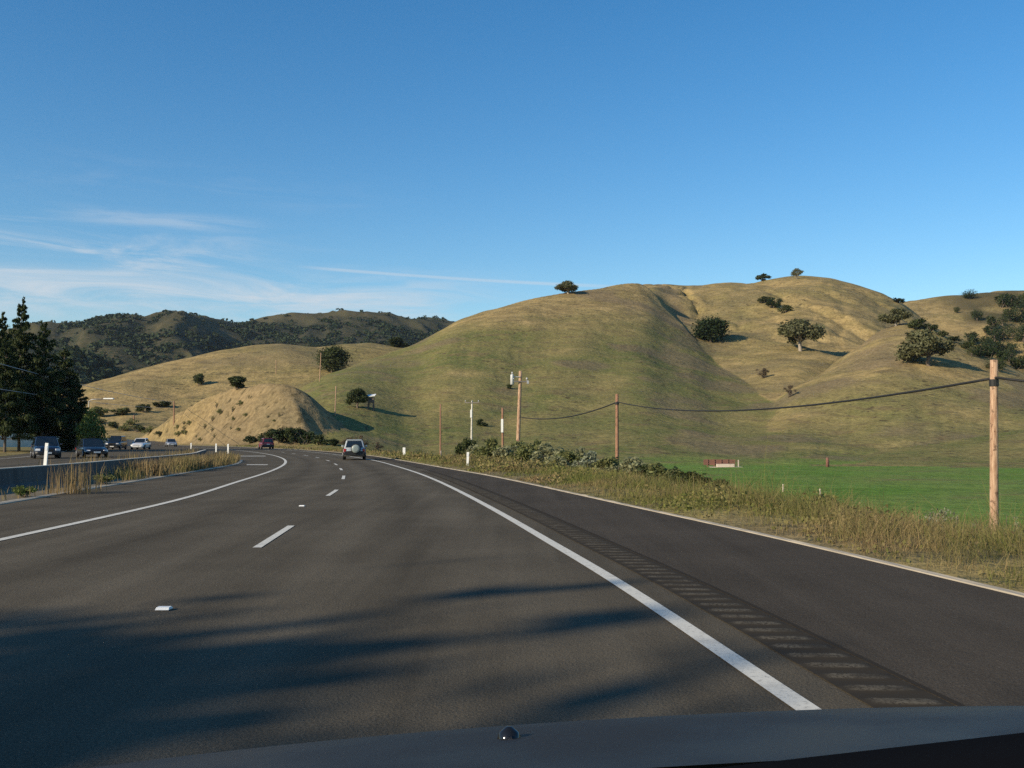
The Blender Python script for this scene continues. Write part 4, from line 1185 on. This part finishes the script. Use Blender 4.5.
# tiny hut beside the tree
p = hit(371, 410)
pen.scale = (1, 1, .72)
hut = thing('lookout_hut', 'tiny brown timber hut on legs with a white roof on the green slope', 'hut', p)
s = p.y / F; hh = 16 * s; ww = 6 * s
for sx in (-1, 1):
    for sy in (-1, 1):
        MB().tube([(sx * ww * .5, sy * ww * .5, -.5), (sx * ww * .35, sy * ww * .35, hh * .6)], [.16, .14], 6).build('leg', M['bark'], hut)
MB().box((0, 0, hh * .62), (ww * 1.0, ww * 1.0, hh * .34)).build('cabin', M['bark'], hut)
MB().box((0, -ww * .502, hh * .68), (ww * .4, .04, hh * .14)).build('window', M['black'], hut)
MB().loft([[(-ww * .75, -ww * .75, hh * .80), (ww * .75, -ww * .75, hh * .86), (ww * .75, ww * .75, hh * .98), (-ww * .75, ww * .75, hh * .92)], [(-ww * .75, -ww * .75, hh * .84), (ww * .75, -ww * .75, hh * .90), (ww * .75, ww * .75, hh * 1.02), (-ww * .75, ww * .75, hh * .96)]]).build('roof', M['white'], hut)

# ------------------------------------------------------------------ vehicles
def paint_mat(name, c, metal=.2, rough=.3):
    m, t, b = new_mat(name)
    n = t.noise(t.obj(), 2.5, 4)
    t.put(b.inputs['Base Color'], t.mix(n, rgb(*(x * .9 for x in c)), rgb(*c)))
    b.inputs['Metallic'].default_value = metal
    t.l.new(t.ss(n, .3, .7, rough * .8, rough * 1.3), b.inputs['Roughness'])
    b.inputs['Coat Weight'].default_value = .6
    return m
def section(y, zb, zt, w, r=.12, tuck=.06):
    """rounded closed section across the car at station y"""
    return [(-w + tuck, y, zb), (w - tuck, y, zb), (w - .01, y, zb + .14), (w, y, (zb + zt) / 2), (w - .02, y, zt - r), (w - r * .9, y, zt - .02), (w * .4, y, zt + .015), (-w * .4, y, zt + .015), (-w + r * .9, y, zt - .02), (-w + .02, y, zt - r), (-w, y, (zb + zt) / 2), (-w + .01, y, zb + .14)]
def quad_on(mb, a, b, c, d, inset, out):
    P = [Vector(q) for q in (a, b, c, d)]
    ctr = sum(P, Vector()) / 4
    n = (P[1] - P[0]).cross(P[3] - P[0]).normalized()
    Q = [ctr + (q - ctr) * inset + n * out for q in P]
    mb.add(Q + [q - n * .02 for q in Q], [(0, 1, 2, 3), (7, 6, 5, 4), (0, 4, 5, 1), (1, 5, 6, 2), (2, 6, 7, 3), (3, 7, 4, 0)])
def make_car(name, label, loc, rz, colour, kind='suv', spare=False, L=4.3, W=1.76, H=1.68, group=None, metal=.2, lower=None):
    root = thing(name, label, 'car', loc, rz, group)
    pm = paint_mat(name + '_paint', colour, metal)
    w = W / 2
    yr, yf = -L / 2, L / 2
    belt = {'suv': .60, 'sedan': .60}[kind] * H
    hood = belt - (.06 if kind != 'sedan' else .10)
    if kind == 'suv':
        cab = (yr + .10, yf - 1.15, yr + .30, yf - 1.95)
        st = [(yr, .45, belt - .12, w - .10), (yr + .06, .30, belt, w - .03), (yr + .5, .24, belt + .01, w), (0, .22, belt, w), (yf - 1.15, .24, belt, w), (yf - .6, .26, hood - .02, w - .01), (yf - .12, .30, hood - .12, w - .07), (yf, .38, hood - .28, w - .18)]
    else:
        cab = (yr + .55, yf - 1.25, yr + 1.15, yf - 2.05)
        st = [(yr, .42, belt - .16, w - .14), (yr + .08, .30, belt - .02, w - .05), (yr + .6, .24, belt + .02, w), (0, .20, belt, w), (yf - 1.2, .24, belt, w), (yf - .6, .26, hood - .02, w - .02), (yf - .15, .28, hood - .14, w - .09), (yf, .36, hood - .28, w - .22)]
    MB().loft([section(*q) for q in st]).build('body', pm, root, True, .0)
    y0, y1, t0, t1 = cab
    wb, wt = w - .07, w - .22
    zt = H
    B = [(-wb, y0, belt - .03), (wb, y0, belt - .03), (wb, y1, belt - .03), (-wb, y1, belt - .03)]
    T = [(-wt, t0, zt - .05), (wt, t0, zt - .05), (wt, t1, zt - .05), (-wt, t1, zt - .05)]
    MB().loft([B, T]).build('cabin', pm, root, False, .05)
    MB().loft([[(-wt, t0 - .04, zt - .06), (wt, t0 - .04, zt - .06), (wt, t1 + .04, zt - .06), (-wt, t1 + .04, zt - .06)], [(-wt + .06, t0 + .02, zt), (wt - .06, t0 + .02, zt), (wt - .06, t1 - .06, zt), (-wt + .06, t1 - .06, zt)]]).build('roof', pm, root, False, .03)
    g = MB(); quad_on(g, B[0], B[1], T[1], T[0], .84, .012); g.build('rear_window', M['glass'], root)
    g = MB(); quad_on(g, B[2], B[3], T[3], T[2], .88, .012); g.build('windscreen', M['glass'], root)
    for sx in (1, -1):
        for (fa, fb) in ((.03, .33), (.36, .64), (.67, .97)):
            def lerp(P, Q, t): return tuple(a + (b - a) * t for a, b in zip(P, Q))
            b0, b1, c0, c1 = (B[1], B[2], T[1], T[2]) if sx > 0 else (B[0], B[3], T[0], T[3])
            a, b, c, d = lerp(b0, b1, fa), lerp(b0, b1, fb), lerp(c0, c1, fb), lerp(c0, c1, fa)
            g = MB(); quad_on(g, *((a, b, c, d) if sx > 0 else (b, a, d, c)), .86, .012); g.build('side_window', M['glass'], root)
        m = MB().box((sx * (w + .06), y1 - .25, belt + .08), (.16, .10, .14)).build('mirror', pm, root, False, .03)
        for yy in (yr + .85, yf - .85):
            tyre = MB().tube([(sx * (w - .19), yy, .34), (sx * (w - .17), yy, .34), (sx * (w + .01), yy, .34), (sx * (w + .025), yy, .34)], [.29, .34, .34, .29], 22).build('tyre', M['tyre'], None, True)
            wheel = bpy.data.objects.new('wheel', None); link(wheel, root); wheel.location = (0, 0, 0)
            tyre.parent = wheel
            rim = MB().tube([(sx * (w + .0), yy, .34), (sx * (w + .033), yy, .34)], [.20, .18], 18)
            for k in range(5):
                rim.box((sx * (w + .036), yy + .10 * math.cos(k * 1.257), .34 + .10 * math.sin(k * 1.257)), (.02, .15, .05), 0, k * 1.257)
            rim.build('rim', M['rim'], wheel)
        MB().box((sx * (w - .26), yf - .05, hood - .26), (.34, .12, .16), -sx * .25).build('headlight', M['clear_lens'], root, False, .03)
        MB().box((sx * (w - .13), yr + .015, belt - .22), (.18, .07, .30 if kind == 'suv' else .16)).build('tail_light', M['red_lens'], root, False, .02)
    low = M['black'] if lower is None else lower
    MB().loft([section(yr - .10, .32, .60, w - .10, .05), section(yr + .02, .30, .62, w - .02, .05), section(yr + .10, .30, .60, w + .005, .05)]).build('rear_bumper', low, root, False, .03)
    MB().loft([section(yf - .06, .26, .52, w - .06, .05), section(yf + .05, .28, .54, w - .2, .05), section(yf + .08, .30, .50, w - .3, .05)]).build('front_bumper', low if kind == 'suv' else pm, root, False, .03)
    MB().box((0, yf + .015, hood - .27), (W * .42, .05, .14)).build('grille', M['black'], root)
    MB().box((0, yf + .10, .42), (.5, .015, .12)).build('number_plate', M['plate'], root)
    if not spare: MB().box((0, yr - .012, belt - .28), (.36, .02, .14)).build('number_plate', M['plate'], root)
    else:
        MB().box((-.42, yr - .012, belt - .42), (.36, .02, .14)).build('number_plate', M['plate'], root)
        sw = bpy.data.objects.new('spare_wheel', None); link(sw, root)
        MB().tube([(.10, yr - .02, belt - .08), (.10, yr - .05, belt - .08), (.10, yr - .2, belt - .08), (.10, yr - .23, belt - .08)], [.29, .34, .34, .30], 24).build('tyre', M['tyre'], sw, True)
        MB().tube([(.10, yr - .21, belt - .08), (.10, yr - .245, belt - .08), (.10, yr - .26, belt - .08)], [.30, .28, .12], 24).build('wheel_cover', plain('spare_cover', (.22, .26, .25), .4), sw, True)
        for sx in (-1, 1):
            MB().tube([(sx * (wt - .04), t0 + .15, zt + .0), (sx * (wt - .04), t0 + .2, zt + .06), (sx * (wt - .04), t1 - .2, zt + .06), (sx * (wt - .04), t1 - .15, zt)], .02, 6).build('roof_rail', M['black'], root)
        for sx in (-1, 1):
            for yy in (yr + .85, yf - .85):
                MB().tube([(sx * (w - .1), yy, .36), (sx * (w + .012), yy, .36)], [.43, .42], 20).build('wheel_arch', M['black'], root)
    return root
def heading(f, y, flip=False):
    dx = float(f(y + 1) - f(y - 1)) / 2
    return math.atan2(-dx, 1) + (math.pi if flip else 0)
make_car('parked_car' if False else 'silver_car', 'silver four wheel drive with a covered spare wheel on its tailgate, driving ahead', (-11.3, 71.5, .01), R(9), (.42, .45, .45), 'suv', True, 3.9, 1.56, 1.42, 'cars ahead')
yc = 143.
make_car('red_car', 'small dark red car far ahead at the bend below the cut bank', (float(DASH(yc)) + 3.2, yc, .01), heading(RIGHT, yc), (.24, .03, .035), 'suv', False, 4.0, 1.72, 1.55, 'cars ahead')
def on_road(u, Y): p = at_dist(u, 440, Y); return (p.x, p.y, .01)
make_car('dark_car', 'dark blue oncoming car behind the white marker post, nearest at the left', on_road(46, 76), heading(WALL, 70, True) + .25, (.012, .017, .035), 'suv', False, 4.5, 1.85, 1.62, 'oncoming cars')
make_car('dark_car', 'black oncoming saloon with bright headlights and pale number plate', on_road(92, 80), heading(WALL, 74, True) + .3, (.010, .011, .016), 'sedan', False, 4.6, 1.80, 1.46, 'oncoming cars')
make_car('dark_car', 'boxy black oncoming car beside the white one', on_road(116.5, 136), R(188), (.008, .009, .011), 'suv', False, 4.6, 1.85, 1.85, 'oncoming cars')
make_car('white_car', 'white car on the opposite carriageway', on_road(141, 138), R(186), (.78, .78, .76), 'sedan', False, 4.4, 1.80, 1.55, 'oncoming cars')
make_car('dark_car', 'tiny far dark car with a pale roof at the foot of the cut bank', on_road(171, 185), heading(WALL, 150, True), (.25, .26, .28), 'sedan', False, 4.4, 1.80, 1.45, 'oncoming cars')

# the car the picture is taken from: bonnet, cowl and front end
def own_car():
    root = thing('dark_blue_car', 'dark blue bonnet and washer jet of the car the picture is taken from', 'car', (.30, 0, 0), R(2))
    pm = paint_mat('deep_blue_paint', (.021, .021, .021), .0, .5)
    pm.node_tree.nodes['Principled BSDF'].inputs['Coat Weight'].default_value = 0
    pm.node_tree.nodes['Principled BSDF'].inputs['Specular IOR Level'].default_value = .22
    xs = np.linspace(-1, 1, 29)
    rings = []
    # stations ahead of the eye: (distance, height, half width)
    for (d, z, hw) in ((.98, 1.190, 1.05), (1.15, 1.165, 1.05), (1.3, 1.138, 1.05), (1.45, 1.105, 1.04), (1.58, 1.066, 1.03), (1.68, 1.01, 1.01), (1.74, .94, .99), (1.76, .86, .97)):
        rings.append([(x * hw, d - .06 * abs(x) ** 2.5, z - .033 * (x * hw) ** 2 + .038 * x * hw - (.25 * max(0, abs(x) - .93) / .07 * .3)) for x in xs])
    n = len(xs)
    MB().loft(rings, False, False).build('bonnet', pm, root, True)
    # front end below the bonnet edge and the sides
    front = [[(p[0], p[1] + dy, z) for p in rings[-1]] for (dy, z) in ((.003, .70), (.03, .6), (.05, .45), (.0, .28))]
    front = [rings[-1]] + front
    MB().loft(front, False, False).build('front_panel', pm, root, True)
    for sx in (-1, 1):
        MB().box((sx * .96, -.3, .58), (.06, 3.9, .62)).build('side_panel', pm, root, False, .03)
        MB().tube([(sx * .80, 1.0, .34), (sx * 1.0, 1.0, .34)], [.34, .34], 22).build('tyre', M['tyre'], root)
        MB().box((sx * .62, 1.80, .66), (.4, .06, .16), -sx * .2).build('headlight', M['clear_lens'], root, False, .03)
    MB().box((0, 1.815, .52), (.9, .04, .16)).build('grille', M['black'], root)
    # cowl: black plastic strip at the foot of the windscreen
    cw = [[(x * 1.0, d, z + .10 * max(0, x + .30) - .03 * max(0, -x - .3)) for x in xs] for (d, z) in ((.55, 1.16), (.85, 1.176), (.93, 1.178), (.98, 1.14))]
    MB().loft(cw, False, False).build('cowl', plain('matte_black', (.006, .006, .007), .98, spec=.02), root, True)
    nz = MB().tube([(0, 0, -.01), (0, 0, .006), (0, 0, .014), (0, 0, .02)], [.015, .015, .012, .003], 14).build('washer_jet', plain('gloss_black', (.01, .01, .01), .12), root, True)
    nz.location = (-.26, 1.25, 1.128)
    j = MB().box((0, -.014, .010), (.006, .006, .005)).build('jet_nozzle', M['chrome'], nz)
    return root
own_car()

def haze():
    o = MB().box((0, 900, 195), (7000, 5000, 410)).build('haze', None if False else bpy.data.materials.new('haze'))
    m = o.data.materials[0]; m.use_nodes = True
    n = m.node_tree.nodes; n.remove(n['Principled BSDF'])
    v = n.new('ShaderNodeVolumePrincipled')
    v.inputs['Color'].default_value = (.72, .84, 1, 1); v.inputs['Density'].default_value = .00003
    v.inputs['Anisotropy'].default_value = .2
    m.node_tree.links.new(v.outputs[0], n['Material Output'].inputs['Volume'])
    o['kind'] = 'stuff'
haze()

# ------------------------------------------------------------------ sky, sun, camera
SUN_DIR = Vector((-.81, -.585, 0)).normalized()
EL = R(24)
sun = bpy.data.lights.new('sun', 'SUN'); sun.energy = 5.0; sun.angle = R(.53); sun.color = (1., .85, .63)
so = bpy.data.objects.new('sun', sun); link(so)
dvec = Vector((SUN_DIR.x * math.cos(EL), SUN_DIR.y * math.cos(EL), math.sin(EL)))
so.rotation_euler = dvec.to_track_quat('Z', 'Y').to_euler()
so.location = (-50, -20, 60)

def world():
    w = bpy.data.worlds.new('World'); scene.world = w; w.use_nodes = True
    t = NT(w.node_tree)
    bg = t.n['Background']
    sky = t.node('ShaderNodeTexSky', sky_type='NISHITA')
    sky.sun_disc = False; sky.sun_elevation = EL; sky.sun_rotation = math.atan2(SUN_DIR.x, SUN_DIR.y)
    sky.altitude = 100; sky.air_density = 1.1; sky.dust_density = .2; sky.ozone_density = 3.
    D = t.node('ShaderNodeTexCoord').outputs['Generated']
    sp = t.node('ShaderNodeSeparateXYZ'); t.l.new(D, sp.inputs[0])
    x, y, z = sp.outputs
    az = t.math('ARCTAN2', x, y)                 # bearing, 0 = straight ahead
    hl = t.math('SQRT', t.math('ADD', t.math('MULTIPLY', x, x), t.math('MULTIPLY', y, y)))
    el = t.math('ARCTAN2', z, hl)
    cmb = t.node('ShaderNodeCombineXYZ')
    t.l.new(t.math('MULTIPLY', az, 2.2), cmb.inputs[0]); t.l.new(t.math('MULTIPLY', t.math('ADD', el, t.math('MULTIPLY', az, .02)), 15.), cmb.inputs[1])
    V = cmb.outputs[0]
    n1 = t.noise(V, 3.0, 7, .64, .8); n2 = t.noise(V, .9, 4, .5)
    def band(c, wdt, a0, a1, soft):
        e = t.math('ABSOLUTE', t.math('SUBTRACT', el, c))
        m = t.ss(e, 0, wdt, 1, 0)
        m = t.math('MULTIPLY', m, t.ss(az, a0 - soft, a0 + soft))
        return t.math('MULTIPLY', m, t.ss(az, a1 - soft, a1 + soft, 1, 0))
    wisp = t.ss(n1, .40, .72)
    cl = t.math('MULTIPLY', t.math('MULTIPLY', band(.158, .062, -3.0, -.26, .14), wisp), .8)
    c2 = t.math('MULTIPLY', t.math('MULTIPLY', band(.135, .045, -3.0, -.06, .12), t.ss(n1, .32, .70)), .85)
    c3 = t.math('MULTIPLY', t.math('MULTIPLY', band(.205, .014, -.42, -.27, .05), t.math('MULTIPLY', t.ss(n2, .2, .6), t.ss(n1, .3, .6))), .35)
    c4 = t.math('MULTIPLY', t.math('MULTIPLY', band(.24, .03, -1.2, -.16, .1), t.ss(n1, .42, .8)), .14)
    cloud = t.math('MAXIMUM', t.math('MAXIMUM', cl, c2), t.math('MAXIMUM', c3, c4))
    # vapour trail: a straight thin line sinking to the right
    line = t.math('SUBTRACT', el, t.math('ADD', .157, t.math('MULTIPLY', az, -.053)))
    line = t.math('ADD', line, t.math('MULTIPLY', t.math('SUBTRACT', n1, .5), .002))
    tr = t.ss(t.math('ABSOLUTE', line), .0004, .0026, 1, 0)
    tr = t.math('MULTIPLY', tr, t.math('MULTIPLY', t.ss(az, -.23, -.17), t.ss(az, .04, .16, 1, 0)))
    cloud = t.math('MAXIMUM', cloud, t.math('MULTIPLY', tr, .42))
    skyc = t.node('ShaderNodeHueSaturation'); t.l.new(sky.outputs[0], skyc.inputs['Color'])
    skyc.inputs['Saturation'].default_value = 1.33; skyc.inputs['Value'].default_value = 1.03
    col = t.mix(cloud, skyc.outputs[0], rgb(4.6, 5.0, 5.4))
    t.l.new(col, bg.inputs['Color'])
    bg.inputs['Strength'].default_value = .115
world()

cam = bpy.data.cameras.new('camera'); cam.lens = 35.0; cam.sensor_width = 36.0
cam.clip_start = .05; cam.clip_end = 20000
co = bpy.data.objects.new('camera', cam); link(co)
co.location = (0, 0, EYE); co.rotation_euler = (math.pi / 2 + PITCH, 0, 0)
scene.camera = co
scene.view_settings.view_transform = 'Standard'
scene.view_settings.look = 'None'
scene.view_settings.exposure = 0.3
scene.view_settings.gamma = 1.0
scene.view_settings.use_curve_mapping = False
scene.cycles.max_bounces = 6
scene.cycles.use_denoising = False
